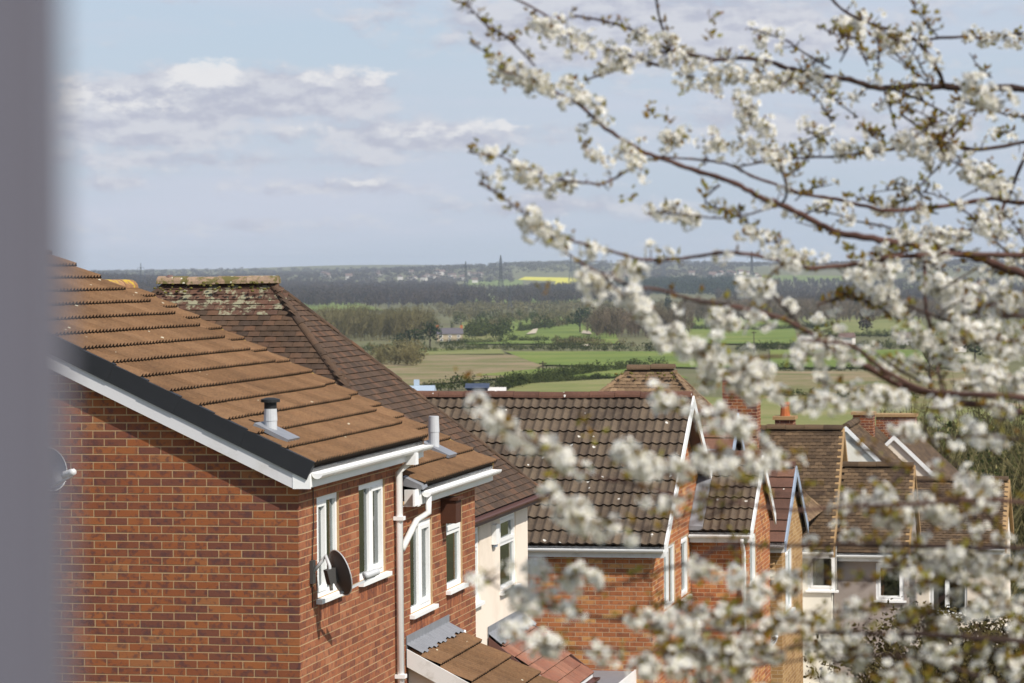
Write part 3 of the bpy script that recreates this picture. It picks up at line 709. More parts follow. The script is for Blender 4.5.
# flues through the roof
def flue(H, b, a_, z_e, be, cap, h=0.30):
    z = z_e + (be - b) * T1 + .03; u = Vector((1, 0, -T1)).normalized(); n = Vector((T1, 0, 1)).normalized(); P = Vector((b, a_, z))
    mb = MB(); q = [P + u * x + Vector((0, y, 0)) for x, y in ((-.15, -.2), (.22, -.2), (.22, .2), (-.15, .2))]
    mb.hexa([p + n * .04 for p in q] + [p + n * .078 for p in q]); f = H.part('flue', mb, M['lead'])
    mb = MB().tube([P - Vector((0, 0, .05)), P + Vector((0, 0, .05)), P + Vector((0, 0, .055)), P + Vector((0, 0, h * .55)), P + Vector((0, 0, h * .56)), P + Vector((0, 0, h))], [.085, .078, .062, .062, .066, .060], 16)
    H.part('flue_pipe', mb, M['galv'], f)
    if cap:
        mb = MB().tube([P + Vector((0, 0, h - .005)), P + Vector((0, 0, h + .06)), P + Vector((0, 0, h + .062)), P + Vector((0, 0, h + .09)), P + Vector((0, 0, h + .105))], [.06, .06, .092, .092, .04], 16); H.part('flue_cap', mb, M['cable'], f)
P = on_b(274, 440, -8.05)
flue(H1, -8.06, 27.35, Z1, be1, True, 0.26)
flue(H2, -7.97, 33.72, Z2, be2, False, 0.42)
# bird box, tags
e = bpy.data.objects.new('nest_box', None); COL.objects.link(e)
def small_thing(name, label, cat, o, group=None): return House(name, label, cat, o, group)
nb = small_thing('nest_box', 'dark brown wooden nest box under the white eaves beside the narrow window', 'nest box', (-7.694, 33.0, -2.92))
bpy.data.objects.remove(e)
nb.part('box_body', MB().box(-7.694, -7.52, 32.86, 33.14, -2.86, -2.60), M['wood_box']); nb.part('box_lid', MB().box(-7.694, -7.49, 32.84, 33.16, -2.598, -2.57), M['wood_box'])
# satellite dishes
def dish(name_label, wall_p, out, normal, size, mat, arm_mat, lift=0.1, wall='b'):
    """wall_p bracket foot (street frame), out: offset to the dish centre, normal: facing"""
    D = small_thing('satellite_dish', name_label, 'satellite dish', wall_p); W = Vector(wall_p); C = W + Vector(out); nrm = Vector(normal).normalized()
    r = nrm.cross(Vector((0, 0, 1))).normalized(); u = r.cross(nrm); mb = MB(); rings = 7; seg = 28
    mb.v.append(tuple(C - nrm * .06))
    for i in range(1, rings + 1):
        f_ = i / rings
        for k in range(seg):
            an = 2 * math.pi * k / seg; mb.v.append(tuple(C + r * (math.cos(an) * size * .46 * f_) + u * (math.sin(an) * size * .5 * f_) + nrm * (.06 * f_ * f_ - .06)))
    for k in range(seg): mb.f.append((0, 1 + k, 1 + (k + 1) % seg))
    for i in range(rings - 1):
        for k in range(seg):
            a0 = 1 + i * seg; mb.f.append((a0 + k, a0 + seg + k, a0 + seg + (k + 1) % seg, a0 + (k + 1) % seg))
    d_ = D.part('reflector', mb, mat, smooth=True)
    rim = [C + r * (math.cos(2 * math.pi * k / seg) * size * .46) + u * (math.sin(2 * math.pi * k / seg) * size * .5) for k in range(seg + 1)]
    D.part('rim', MB().tube(rim, .006, 5), M['galv'], d_)
    if wall == 'b': D.part('wall_plate', MB().box(W.x, W.x + .03, W.y - .05, W.y + .05, W.z - .11, W.z + .11), M['dark_metal'])
    else: D.part('wall_plate', MB().box(W.x - .05, W.x + .05, W.y - .03, W.y, W.z - .11, W.z + .11), M['dark_metal'])
    mid = W.lerp(C, .5) + Vector((0, 0, .10)); o_ = (C - W); o_.z = 0; o_.normalize()
    D.part('bracket_arm', MB().tube([W + o_ * .02, W + o_ * .10 + Vector((0, 0, .10)), mid + Vector((0, 0, .06)), C - nrm * .12 + Vector((0, 0, .10)), C - nrm * .10 - Vector((0, 0, .14))], .018, 8), M['galv'], smooth=True)
    D.part('dish_mount', MB().bar(C - nrm * .15, C - nrm * .05, .08, .14), M['dark_metal'])
    lnb = C + nrm * (size * .78) - u * (size * .25); foot = C - u * (size * .42) - nrm * .05
    D.part('feed_arm', MB().bar(foot, lnb - u * .03, .022, .022), arm_mat)
    D.part('receiver', MB().tube([lnb + nrm * .05, lnb + nrm * .02, lnb - nrm * .08, lnb - nrm * .11], [.03, .035, .035, .042], 10), M['galv'] if arm_mat is M['galv'] else M['white'], smooth=True)
    return D
dish('dark grey satellite dish on the brick flank below the first white window', (-7.694, 27.42, -2.86), (.27, .06, -.01), (.70, .66, .24), 0.45, M['dark_metal'], M['galv'])
dish('blue grey satellite dish on the gable wall beside the blurred window frame', (-10.20, 27.004, -1.90), (.12, -.2, .05), (.80, -.55, .25), 0.42, M['grey_dish'], M['white'], wall='a')

# lean-to roofs
def lean_to(name, label, Bw, An, Af, z_top, run, t, z0, tile, tm, mats_wall, mort, barge, lead=True, w=0.3, g=0.335, bond=False, limit=300):
    H = House(name, label, 'lean-to', (Bw, An, z0)); be = Bw + run; z_e = z_top - run * t; cz = math.sqrt(1 + t * t)
    mb = MB(); mb.hexa([(be, An, z_e - .06), (Bw + .01, An, z_top - .06), (Bw + .01, Af, z_top - .06), (be, Af, z_e - .06), (be, An, z_e), (Bw + .01, An, z_top), (Bw + .01, Af, z_top), (be, Af, z_e)])
    roof = H.part('roof', mb, M['deck'])
    nu_ = max(1, round((Af - An) / w)); nv_ = max(1, int(run * cz / g)); w2 = (Af - An) / nu_; g2 = run * cz / nv_
    ms = slope_mats(H, (be + .03, An, z_e + .004), (0, 1, 0), (-1, 0, t), nu_, nv_, w2, g2, bond=bond)
    put_pieces(H, roof, 'roof_tile', 'roof_tiles', tile, ms, limit)
    mb = MB(); bw = be - .25
    mb.quad((Bw + .01, An + .08, z0), (bw, An + .08, z0), (bw, An + .08, z_e + (be - bw) * t - .07), (Bw + .01, An + .08, z_top - .07)); mb.quad((bw, An + .08, z0), (bw, Af - .08, z0), (bw, Af - .08, z_e + .25 * t - .07), (bw, An + .08, z_e + .25 * t - .07))
    mb.quad((bw, Af - .08, z0), (Bw + .01, Af - .08, z0), (Bw + .01, Af - .08, z_top - .07), (bw, Af - .08, z_e + .25 * t - .07))
    wl_ = H.part('wall', mb, mort)
    if mats_wall is not None:
        def lim(z): return (Bw + .01, min(bw, Bw + (z_top - .07 - z) / t))
        rects = lay(Bw + .01, bw, z0, z_top - .1, (), lim=lim); put_pieces(H, wl_, 'brick', 'brickwork', cube_mesh(mats_wall), brick_mats(H, [r for r in rects if r[1] - r[0] > .03], 'a', An + .08), 300)
    for y0, y1 in ((An - .03, An + .0), (Af, Af + .03)):
        mb = MB(); mb.hexa([(Bw + .02, y0, z_top - .16), (be + .02, y0, z_e - .16), (be + .02, y1, z_e - .16), (Bw + .02, y1, z_top - .16), (Bw + .02, y0, z_top + .03), (be + .02, y0, z_e + .03), (be + .02, y1, z_e + .03), (Bw + .02, y1, z_top + .03)]); H.part('bargeboard', mb, barge)
    H.part('fascia', MB().box(be + .002, be + .02, An, Af, z_e - .16, z_e - .01), M['white'])
    gutter(H, (be + .022, An, z_e - .05), (be + .022, Af, z_e - .05), barge if barge is M['brown_upvc'] else M['white_dirty'])
    if lead:
        n = Vector((t, 0, 1)).normalized(); mb = MB(); k = 14
        mb.quad((Bw + .012, An, z_top), (Bw + .012, Af, z_top), (Bw + .012, Af, z_top + .17), (Bw + .012, An, z_top + .17))
        H.part('lead_flashing', MB().box(Bw + .008, Bw + .016, An, Af, z_top - .02, z_top + .17), M['lead'])
        for q in range(k):
            y0 = An + (Af - An) * q / k; y1 = An + (Af - An) * (q + 1) / k; m_ = (y0 + y1) / 2
            mb = MB(); x1 = Bw + .19 + .02 * math.sin(q * 2.1); h0 = .088; h1 = .104
            f = lambda b, hh: z_top - (b - Bw) * t + hh
            mb.quad((Bw + .015, y0, f(Bw + .015, h0)), (x1, y0, f(x1, h0)), (x1, m_, f(x1, h1)), (Bw + .015, m_, f(Bw + .015, h1))); mb.quad((Bw + .015, m_, f(Bw + .015, h1)), (x1, m_, f(x1, h1)), (x1, y1, f(x1, h0)), (Bw + .015, y1, f(Bw + .015, h0)))
            H.part('lead_apron', mb, M['lead'])
    return H
L1 = lean_to('lean_to', 'brown tiled lean-to with grey lead flashing against the lower brick house', -7.7, 31.16, 33.2, -4.10, 1.7, 0.52, -7.4, TILE1, None, None, M['render_white'], M['white_dirty'])
L1.part('waste_pipe', MB().tube([(-7.66, 33.45, -4.22), (-7.66, 33.86, -4.20), (-7.66, 33.88, -4.55)], .02, 6), M['white'])
TILER = make_plain('roof_tile', 0.27, 0.2, M['tile_red'], lift=.026, thick=.022)

# ------------------------------------------------------------------ the hipped house with the cream wall
def hip_roof(H, b0, b1, a0, a1, z_e, rb0, rb1, ra, z_r, tile, tile_top, w, g, ridge_mat, limit=300, slopes=('near', 'right', 'left', 'far'), top_rows=0):
    """eaves rectangle b0..b1, a0..a1, ridge rb0..rb1 at alpha=ra"""
    mb = MB(); A, B, C, D = (b0, a0, z_e), (b1, a0, z_e), (b1, a1, z_e), (b0, a1, z_e); R, S = (rb0, ra, z_r), (rb1, ra, z_r)
    mb.quad(A, B, S, R); mb.quad(B, C, S); mb.quad(C, D, R, S); mb.quad(D, A, R); mb.quad(A, D, C, B)
    roof = H.part('roof', mb, M['deck'])
    defs = {'near': (A, B, S, R), 'right': (B, C, S, S), 'far': (C, D, R, S), 'left': (D, A, R, R)}
    allm, topm = [], []
    for nm in slopes:
        p0, p1, p2, p3 = [Vector(x) for x in defs[nm]]
        u = (p1 - p0).normalized(); up = ((p3 if nm in ('near', 'far') else p2) - p0); up = (up - u * up.dot(u)); Ls = up.length; v = up.normalized(); n = u.cross(v)
        W_ = (p1 - p0).length; x2 = (p2 - p0).dot(u); x3 = (p3 - p0).dot(u)
        mg = -.01 if nm in ('near', 'right') else .10
        def keep(s, t, x2=x2, x3=x3, Ls=Ls, W_=W_, mg=mg):
            k = t / Ls
            return k < 1.0 and x3 * k + mg <= s <= W_ + (x2 - W_) * k - mg
        nv_ = int(Ls / g) + 1
        ms = slope_mats(H, p0 + n * .006, u, v, int(W_ / w) + 2, nv_, w, g, keep=keep, bond=True)
        for m in ms:
            t = (m.translation + H.o - p0).dot(v)
            (topm if (top_rows and nm == 'near' and t > Ls - top_rows * g - .25 * g * random.random() * 8) else allm).append(m)
    put_pieces(H, roof, 'roof_tile', 'roof_tiles', tile, allm, limit)
    if topm: put_pieces(H, roof, 'roof_tile', 'roof_tiles', tile_top, topm, 60)
    ridge_run(H, roof, Vector(R) + Vector((-.1, 0, .02)), Vector(S) + Vector((.1, 0, .02)), ridge_mat, .12, .45)
    for p, q in ((B, S), (C, S), (A, R), (D, R)):
        p = Vector(p) + Vector((0, 0, .0)); q = Vector(q); ridge_run(H, roof, p, q, tile.materials[0], .06, .24, dz=-.012, name='hip_tile')
    return roof
PL3 = make_plain('roof_tile', 0.165, 0.10, M['tile3']); PL3L = make_plain('roof_tile', 0.165, 0.10, M['tile3l'])
b3w, b3e = -8.55, -8.36; a3n, a3f = 36.0, 42.15; z3 = -3.19
H3 = House('cream_house', 'cream rendered house under a dark red hipped roof with a mossy ridge', 'house', (b3w, 36.3, -8.4))
S3 = on_a(272, 279, 39.07); R3 = on_a(166, 286, 39.07)
roof3 = hip_roof(H3, R3.x - 3.0, b3e, a3n, a3f, z3, R3.x, S3.x, 39.07, S3.z - .06, PL3, PL3L, .165, .10, M['ridge3'], top_rows=5)
ops3 = [(40.06, 41.15, -4.42, -3.39), (38.0, 38.75, -4.40, -3.39)]
mb = MB(); panel(mb, 'b', b3w, a3n + .3, a3f - .18, -8.4, z3 - .05, ops3); bl3 = R3.x - 2.8
mb.quad((bl3, a3n + .3, -8.4), (b3w, a3n + .3, -8.4), (b3w, a3n + .3, z3 - .05), (bl3, a3n + .3, z3 - .05)); mb.quad((b3w, a3f - .18, -8.4), (bl3, a3f - .18, -8.4), (bl3, a3f - .18, z3 - .05), (b3w, a3f - .18, z3 - .05)); mb.quad((bl3, a3f - .18, -8.4), (bl3, a3n + .3, -8.4), (bl3, a3n + .3, z3 - .05), (bl3, a3f - .18, z3 - .05))
H3.part('wall', mb, M['render_cream'])
window(H3, 'b', b3w, *ops3[0], splits=(), opens=(), transom={0: 0.62}, inside='blue'); window(H3, 'b', b3w, *ops3[1], splits=(), opens=(), transom={0: 0.7})
H3.part('fascia', MB().box(b3e - .03, b3e - .005, a3n, a3f, z3 - .14, z3 - .01), M['brown_upvc'])
H3.part('soffit', MB().box(b3w, b3e - .03, a3n + .1, a3f, z3 - .075, z3 - .06), M['brown_upvc'])
gutter(H3, (b3e - .004, a3n, z3 - .03), (b3e - .004, a3f, z3 - .03), M['brown_upvc'], .05)
H3.part('ridge_end', MB().tube([Vector(R3) + Vector((.05, 0, .04)), Vector(R3) + Vector((.06, 0, .12)), Vector(R3) + Vector((.06, 0, .15))], [.07, .075, .03], 8), M['soffit'])
M['moss'] = mat_plain('dark_moss', (0.12, 0.105, 0.03), 0.95, 0.05, 0.5, 40)
def moss(H, A, B, n, size, drop=.1):
    A = Vector(A); B = Vector(B); mb = MB()
    for _ in range(n):
        P = A.lerp(B, random.random()) + Vector((random.uniform(-.05, .05), -random.uniform(0, drop), random.uniform(-drop, .0))); s = size * random.uniform(.4, 1.2)
        mb.tube([P + Vector((0, 0, -s * .5)), P, P + Vector((0, 0, s * .4)), P + Vector((0, 0, s * .6))], [s * .7, s, s * .7, s * .2], 6)
    o = H.part('moss', mb, M['moss']); o['kind'] = 'stuff'
moss(H3, (R3.x - .1, 38.90, S3.z - .04), (S3.x + .1, 38.90, S3.z - .04), 46, .026, .14)
al = small_thing('alarm_box', 'small white alarm box under the brown gutter of the cream wall', 'alarm box', (b3w, 39.6, -3.75)); al.part('box_body', MB().box(b3w + .002, b3w + .07, 39.5, 39.72, -3.72, -3.45), M['white']); al.part('strobe', MB().box(b3w + .01, b3w + .05, 39.54, 39.68, -3.76, -3.722), M['blue_grey'])
LT2 = lean_to('porch', 'red tiled porch roof with brown bargeboard against the cream wall', b3w, 39.2, 41.6, -4.97, 0.98, 0.78, -8.6, TILER, None, M['brick4'], M['mortar4'], M['brown_upvc'], lead=True, w=.27, g=.2, bond=True)
LT2.part('downpipe', MB().tube([(b3w + 1.06, 41.5, -5.85), (b3w + 1.06, 41.5, -8.6)], .035, 8), M['cable'])

# ------------------------------------------------------------------ gabled wings with the ridge across the street
TILE4 = make_tile('roof_tile', 0.30, 0.335, 2, 0.030, 12, lift=0.038, thick=0.034, mat=M['tile4'], flat=0.6)
TILE6 = make_tile('roof_tile', 0.33, 0.345, 1, 0.003, 4, lift=0.03, thick=0.024, mat=M['tile6'])
M['tile_tan'] = mat_tile('light_tan_plain_tile', [(0, (0.13, 0.086, 0.052)), (0.4, (0.175, 0.116, 0.068)), (0.8, (0.21, 0.142, 0.082)), (1, (0.25, 0.17, 0.10))], lichen=(0.12, 0.11, 0.04), lich_lo=0.62)
PLB = make_plain('roof_tile', 0.165, 0.10, M['tile_tan'])
PL8 = make_plain('roof_tile', 0.165, 0.10, M['tile8'])
def wing(name, label, bl, bg, an, af, z_e, z_r, z0, tile, tw, tg, ridge_mat, wall_mats, front_ops=(), gable_ops=(), ov=0.25, vo=0.22, barge='white', gut='white', tiles_limit=300, bricks_limit=300, bond=False, fascia=True, verge_w=0.03, soffit=True, wins=True, win_in='curtain'):
    H = House(name, label, 'house', (bg, an, z0)); ar = (an + af) / 2; t = (z_r - z_e) / (ar - (an - ov)); cz = math.sqrt(1 + t * t); bv = bg + vo
    an_e, af_e = an - ov, af + ov; zt = lambda a_: z_e + (min(a_, 2 * ar - a_) - an_e) * t
    brick, mort = wall_mats; zs = z_e - .17
    zb = zs - .075 * 70; sn = lambda z: zb + round((z - zb) / .075) * .075
    fo = [(o[0], o[1], sn(o[2]), sn(o[3])) for o in front_ops]; go = [(o[0], o[1], sn(o[2]), sn(o[3])) for o in gable_ops]
    mb = MB(); panel(mb, 'a', an, bl, bg, z0, zt(an) - .06, fo); w1 = H.part('wall', mb, mort)
    mb = MB(); panel(mb, 'b', bg, an, af, z0, zt(an) - .06, go); mb.quad((bg, an, zt(an) - .06), (bg, af, zt(an) - .06), (bg, ar, zt(ar) - .06)); w2 = H.part('wall', mb, mort)
    mb = MB(); mb.quad((bg, af, z0), (bl, af, z0), (bl, af, zt(an) - .06), (bg, af, zt(an) - .06)); mb.quad((bl, af, z0), (bl, an, z0), (bl, an, zt(an) - .06), (bl, ar, zt(ar) - .06), (bl, af, zt(an) - .06)); H.part('wall', mb, mort)
    if brick is not None:
        vis0 = max(bl, bg - 6.0)
        put_pieces(H, w1, 'brick', 'brickwork', cube_mesh(brick), brick_mats(H, lay(vis0, bg + .008, max(z0, zb), zt(an) - .1, fo), 'a', an), bricks_limit)
        def lim(z):
            if z < zt(an) - .08: return (an, af)
            h = (z - zt(an) + .08) / t; return (min(an + h, ar), max(af - h, ar))
        put_pieces(H, w2, 'brick', 'brickwork', cube_mesh(brick), brick_mats(H, lay(an, af, max(z0, zb), zt(ar) - .1, go, lim=lim), 'b', bg), 0)
    if wins:
        for o in fo: window(H, 'a', an, *o, splits=(.5,) if o[1] - o[0] > .7 else (), inside=win_in)
        for o in go: window(H, 'b', bg, *o, splits=(.5,) if o[1] - o[0] > .9 else (), inside=win_in)
    mb = MB(); th = .05
    for s in (an_e, af_e): mb.hexa([(bl, s, z_e - th), (bv, s, z_e - th), (bv, ar, z_r - th), (bl, ar, z_r - th), (bl, s, z_e), (bv, s, z_e), (bv, ar, z_r), (bl, ar, z_r)])
    roof = H.part('roof', mb, M['deck'])
    if soffit:
        mb = MB()
        for s in (an_e, af_e): mb.hexa([(bg, s, z_e - th - .03), (bv - .03, s, z_e - th - .03), (bv - .03, ar, z_r - th - .03), (bg, ar, z_r - th - .03), (bg, s, z_e - th - .005), (bv - .03, s, z_e - th - .005), (bv - .03, ar, z_r - th - .005), (bg, ar, z_r - th - .005)])
        H.part('soffit', mb, M['soffit'])
    run = ar - an_e; nv_ = int(run * cz / tg) + 1; g2 = run * cz / nv_; nu_ = int((bv - bl) / tw)
    P0 = (bv - nu_ * tw, an_e - .03, z_e + .004)
    put_pieces(H, roof, 'roof_tile', 'roof_tiles', tile, slope_mats(H, P0, (1, 0, 0), (0, 1, t), nu_, nv_, tw, g2, bond=bond), tiles_limit)
    put_pieces(H, roof, 'roof_tile', 'roof_tiles', tile, slope_mats(H, (bv, af_e + .03, z_e + .004), (-1, 0, 0), (0, -1, t), nu_, nv_, tw, g2, bond=bond), 0)
    ridge_run(H, roof, (bl, ar, z_r + .03), (bv, ar, z_r + .03), ridge_mat, .12, .45)
    for s in (an_e, af_e):
        mb = MB(); x0, x1 = bv - (.10 if bond else 0), bv + verge_w; hh = .17
        mb.hexa([(x0, s, z_e - hh), (x1, s, z_e - hh), (x1, ar, z_r - hh), (x0, ar, z_r - hh), (x0, s, z_e + .035), (x1, s, z_e + .035), (x1, ar, z_r + .035), (x0, ar, z_r + .035)]); H.part('bargeboard', mb, M[barge])
    if fascia:
        H.part('fascia', MB().box(bl, bv, an_e, an_e + .02, z_e - .19, z_e - .012), M['white_dirty']); H.part('soffit', MB().box(bl, bg, an_e + .02, an - .002, z_e - .18, z_e - .165), M['white_dirty'])
        gutter(H, (bl, an_e - .002, z_e - .05), (bv, an_e - .002, z_e - .05), M[gut], .055, True)
    return H, roof
BR4 = (M['brick4'], M['mortar4'])
H4, r4 = wing('brick_house', 'red brick house with weathered roman tile roof and white gable bargeboards', -16.0, -7.7, 47.9, 54.3, -4.50, -2.235, -9.9, TILE4, .30, .335, M['ridge4'], BR4,
    gable_ops=[(49.15, 50.39, -5.75, -4.70), (51.06, 51.9, -5.75, -4.70)], ov=.11)
H4.part('waste_pipe', MB().tube([(-9.3, 47.95, -6.25), (-7.75, 47.95, -6.3)], .04, 8), M['cable'])
fr = House('flat_roof_extension', 'grey flat-roofed extension with white edge against the red brick wall', 'extension', (-8.6, 46.6, -9.4))
fr.part('roof', MB().box(-8.95, -8.0, 45.6, 47.97, -6.62, -6.55), M['lead']); fr.part('fascia', MB().box(-7.999, -7.97, 45.6, 47.97, -6.75, -6.53), M['white']); fr.part('wall', MB().box(-8.9, -8.1, 45.7, 47.95, -9.4, -6.621), M['mortar4'])
H5, r5 = wing('gabled_annex', 'low brick annex with roman tiles standing out from the red brick gable', -7.69, -6.68, 52.2, 55.4, -4.63, -3.42, -10.0, TILE4, .30, .335, M['ridge4'], BR4, front_ops=(), gable_ops=[(52.45, 53.3, -5.7, -4.75)], ov=.2, vo=.07, barge='white')
H5.part('downpipe', MB().tube([(-6.75, 51.94, -4.74), (-6.75, 51.98, -4.85), (-6.75, 52.15, -5.0), (-6.75, 52.15, -9.9)], .038, 8), M['white'], smooth=True)
H5.part('lead_flashing', MB().hexa([(-7.69, 51.95, -4.60), (-7.45, 51.95, -4.60), (-7.45, 53.8, -3.36), (-7.69, 53.8, -3.36), (-7.69, 51.95, -4.52), (-7.45, 51.95, -4.53), (-7.45, 53.8, -3.29), (-7.69, 53.8, -3.28)]), M['lead'])
BY = (M['brick_y'], M['mortar4'])
H6, r6 = wing('buff_house', 'buff brick house with flat brown tiles and blue grey verge behind the white gable', -14.0, -7.60, 54.9, 59.1, -4.75, -2.82, -10.4, TILE6, .33, .345, M['ridge4'], BY, ov=.2, vo=.12, barge='blue_grey', tiles_limit=120, bricks_limit=0, soffit=False)
H7, r7 = wing('buff_annex', 'low buff brick annex with brown tiles and blue grey verge, dish on its wall', -7.59, -6.6, 56.6, 60.2, -5.22, -3.92, -10.6, TILE6, .33, .345, M['ridge4'], BY, gable_ops=[(57.2, 58.4, -6.7, -5.5)], ov=.2, vo=.08, barge='blue_grey', tiles_limit=80, bricks_limit=200, soffit=False)
dish('small dark satellite dish on the buff brick annex wall', (-7.0, 56.59, -6.95), (.12, -.28, .02), (.5, -.8, .25), .55, M['dark_metal'], M['galv'], wall='a')
H7.part('louvre_vent', MB().box(-6.95, -6.72, 56.52, 56.59, -5.95, -5.55), M['tan'])
for k in range(4): H7.part('louvre_slat', MB().hexa([(-6.95, 56.46, -5.95 + k * .1), (-6.72, 56.46, -5.95 + k * .1), (-6.72, 56.52, -5.92 + k * .1), (-6.95, 56.52, -5.92 + k * .1), (-6.95, 56.46, -5.93 + k * .1), (-6.72, 56.46, -5.93 + k * .1), (-6.72, 56.52, -5.90 + k * .1), (-6.95, 56.52, -5.90 + k * .1)]), M['tan'])
RC = (None, M['render_white'])
g8 = on_a(808, 590, 66.2); g8b = on_a(836, 548, 66.2)
H8, r8 = wing('rendered_house', 'white rendered house with a long steep tan tiled roof and bay window', -14.0, -6.62, 66.2, 70.6, -6.25, -3.72, -12.0, PL8, .165, .10, M['tile8'], RC, front_ops=[(g8.x, g8b.x, g8.z, g8b.z)], ov=.25, vo=.08, barge='tan', tiles_limit=0, bond=True, fascia=True, soffit=False)
g9 = on_a(876, 600, 66.6); g9b = on_a(904, 562, 66.6)
H9, r9 = wing('pebbledash_house', 'pebbledashed house with low tan tiled roof and white window', -6.6, -4.98, 66.6, 69.8, -6.35, -4.55, -12.0, PL8, .165, .10, M['tile8'], (None, M['pebble']), front_ops=[(g9.x, g9b.x, g9.z, g9b.z)], ov=.2, vo=.06, barge='tan', tiles_limit=0, bond=True, soffit=False)
c10 = on_a(908, 545, 72.0); d10 = on_a(1003, 545, 72.0); e10 = on_a(950, 481, 74.0)
H10, r10 = wing('rendered_house', 'cream rendered house with tan roof at the far right behind blossom', c10.x - 1.5, d10.x, 72.0, 76.2, c10.z, e10.z, -12.6, PL8, .165, .10, M['tile8'], (None, M['render_cream']), front_ops=[(c10.x + .5, c10.x + 1.4, c10.z - 1.7, c10.z - .5)], ov=.2, vo=.06, barge='tan', tiles_limit=0, bond=True, soffit=False)
# houses whose gables look this way, with chimneys
def gable_house(name, label, apex, half, rise, a0, a1, z0, wallm, barge='white', chim=None):
    H = House(name, label, 'house', (apex.x, a0, z0)); b0 = apex.x; zr = apex.z; ze = zr - rise; t = rise / half; cz = math.sqrt(1 + t * t)
    mb = MB(); mb.quad((b0 - half + .2, a0, z0), (b0 + half - .2, a0, z0), (b0 + half - .2, a0, ze + .2 * t - .05), (b0, a0, zr - .05), (b0 - half + .2, a0, ze + .2 * t - .05))
    mb.quad((b0 + half - .2, a0, z0), (b0 + half - .2, a1, z0), (b0 + half - .2, a1, ze + .2 * t - .05), (b0 + half - .2, a0, ze + .2 * t - .05)); mb.quad((b0 - half + .2, a1, z0), (b0 - half + .2, a0, z0), (b0 - half + .2, a0, ze + .2 * t - .05), (b0 - half + .2, a1, ze + .2 * t - .05)); H.part('wall', mb, wallm)
    mb = MB()
    for s in (-1, 1): mb.hexa([(b0 + s * half, a0 - .04, ze - .05), (b0, a0 - .04, zr - .05), (b0, a1, zr - .05), (b0 + s * half, a1, ze - .05), (b0 + s * half, a0 - .04, ze), (b0, a0 - .04, zr), (b0, a1, zr), (b0 + s * half, a1, ze)])
    roof = H.part('roof', mb, M['deck']); L = a1 - a0 + .04; nv_ = int(half * cz / .1)
    put_pieces(H, roof, 'roof_tile', 'roof_tiles', PL8, slope_mats(H, (b0 + half, a0 - .04, ze + .004), (0, 1, 0), (-1, 0, t), int(L / .165), nv_, .165, half * cz / nv_, bond=True), 0)
    put_pieces(H, roof, 'roof_tile', 'roof_tiles', PL8, slope_mats(H, (b0 - half, a1, ze + .004), (0, -1, 0), (1, 0, t), int(L / .165), nv_, .165, half * cz / nv_, bond=True), 0)
    ridge_run(H, roof, (b0, a0 - .04, zr + .02), (b0, a1, zr + .02), M['tile8'], .12, .45)
    for s in (-1, 1):
        mb = MB(); y0, y1 = a0 - .07, a0 - .03; mb.hexa([(b0 + s * half, y0, ze - .11), (b0, y0, zr - .11), (b0, y1, zr - .11), (b0 + s * half, y1, ze - .11), (b0 + s * half, y0, ze + .03), (b0, y0, zr + .03), (b0, y1, zr + .03), (b0 + s * half, y1, ze + .03)]); H.part('bargeboard', mb, M[barge])
    return H, roof
def chimney(H, b0, b1, a0, a1, z0, z1, pots=2, brick='brick1', limit=0):
    mb = MB().box(b0, b1, a0, a1, z0, z1); c = H.part('chimney', mb, M['mortar4'])
    ms = brick_mats(H, lay(b0, b1 + .008, z0, z1, ()), 'a', a0) + brick_mats(H, lay(a0, a1, z0, z1, ()), 'b', b1)
    put_pieces(H, c, 'brick', 'brickwork', cube_mesh(M[brick]), ms, limit)
    H.part('chimney_cap', MB().box(b0 - .05, b1 + .05, a0 - .05, a1 + .05, z1 + .002, z1 + .08), M['tan'], c)
    for k in range(pots):
        x = b0 + (b1 - b0) * (k + .5) / pots; H.part('chimney_pot', MB().tube([(x, (a0 + a1) / 2, z1 + .08), (x, (a0 + a1) / 2, z1 + .32), (x, (a0 + a1) / 2, z1 + .34), (x, (a0 + a1) / 2, z1 + .40)], [.12, .10, .125, .12], 10), M['terracotta'], c)
    return c
ap = on_a(846, 427, 80.0)
H11, r11 = gable_house('gabled_house', 'white gabled house with tan roof beyond the long steep roof', ap, 2.9, 2.9, 80.0, 86.0, -13.0, M['render_white'])
ap2 = on_a(894, 436, 84.0)
H12, r12 = gable_house('gabled_house', 'tan roofed house with a white sloping bargeboard in front of brick chimneys', ap2, 2.7, 2.6, 84.0, 90.0, -13.4, M['render_cream'])
q0 = on_a(876, 450, 87.0); q1 = on_a(915, 417, 87.0); chimney(H12, q0.x, q1.x, 87.0, 87.7, q0.z - 1.2, q1.z, 0)
q0 = on_a(853, 450, 83.0); q1 = on_a(873, 415, 83.0); chimney(H11, q0.x, q1.x, 83.0, 83.6, q0.z - 1.2, q1.z, 0)
# the hipped roof behind the roman tiles
hp0 = on_a(632, 369, 63.5); hp1 = on_a(671, 369, 63.5)
HB = House('hipped_house', 'hipped house with mossy tan plain tiles behind the roman tile ridge', 'house', (hp1.x, 60.3, -10.8))
zeB = hp0.z - 3.3
hip_roof(HB, hp0.x - 4.2, hp1.x + 2.9, 60.2, 66.8, zeB, hp0.x, hp1.x, 63.5, hp0.z, PLB, PLB, .165, .10, M['tile_tan'], limit=200)
moss(HB, (hp0.x - .3, 63.35, hp0.z - .05), (hp1.x + .2, 63.35, hp0.z - .05), 22, .035, .25)
HB.part('wall', MB().box(hp0.x - 3.9, hp1.x + 2.4, 60.5, 66.5, -10.8, zeB - .02), M['render_cream'])
q0 = on_a(722, 430, 67.5); q1 = on_a(756, 376, 67.5)
chimney(H8, q0.x, q1.x, 67.6, 68.3, q0.z - 2.0, q1.z, 0)
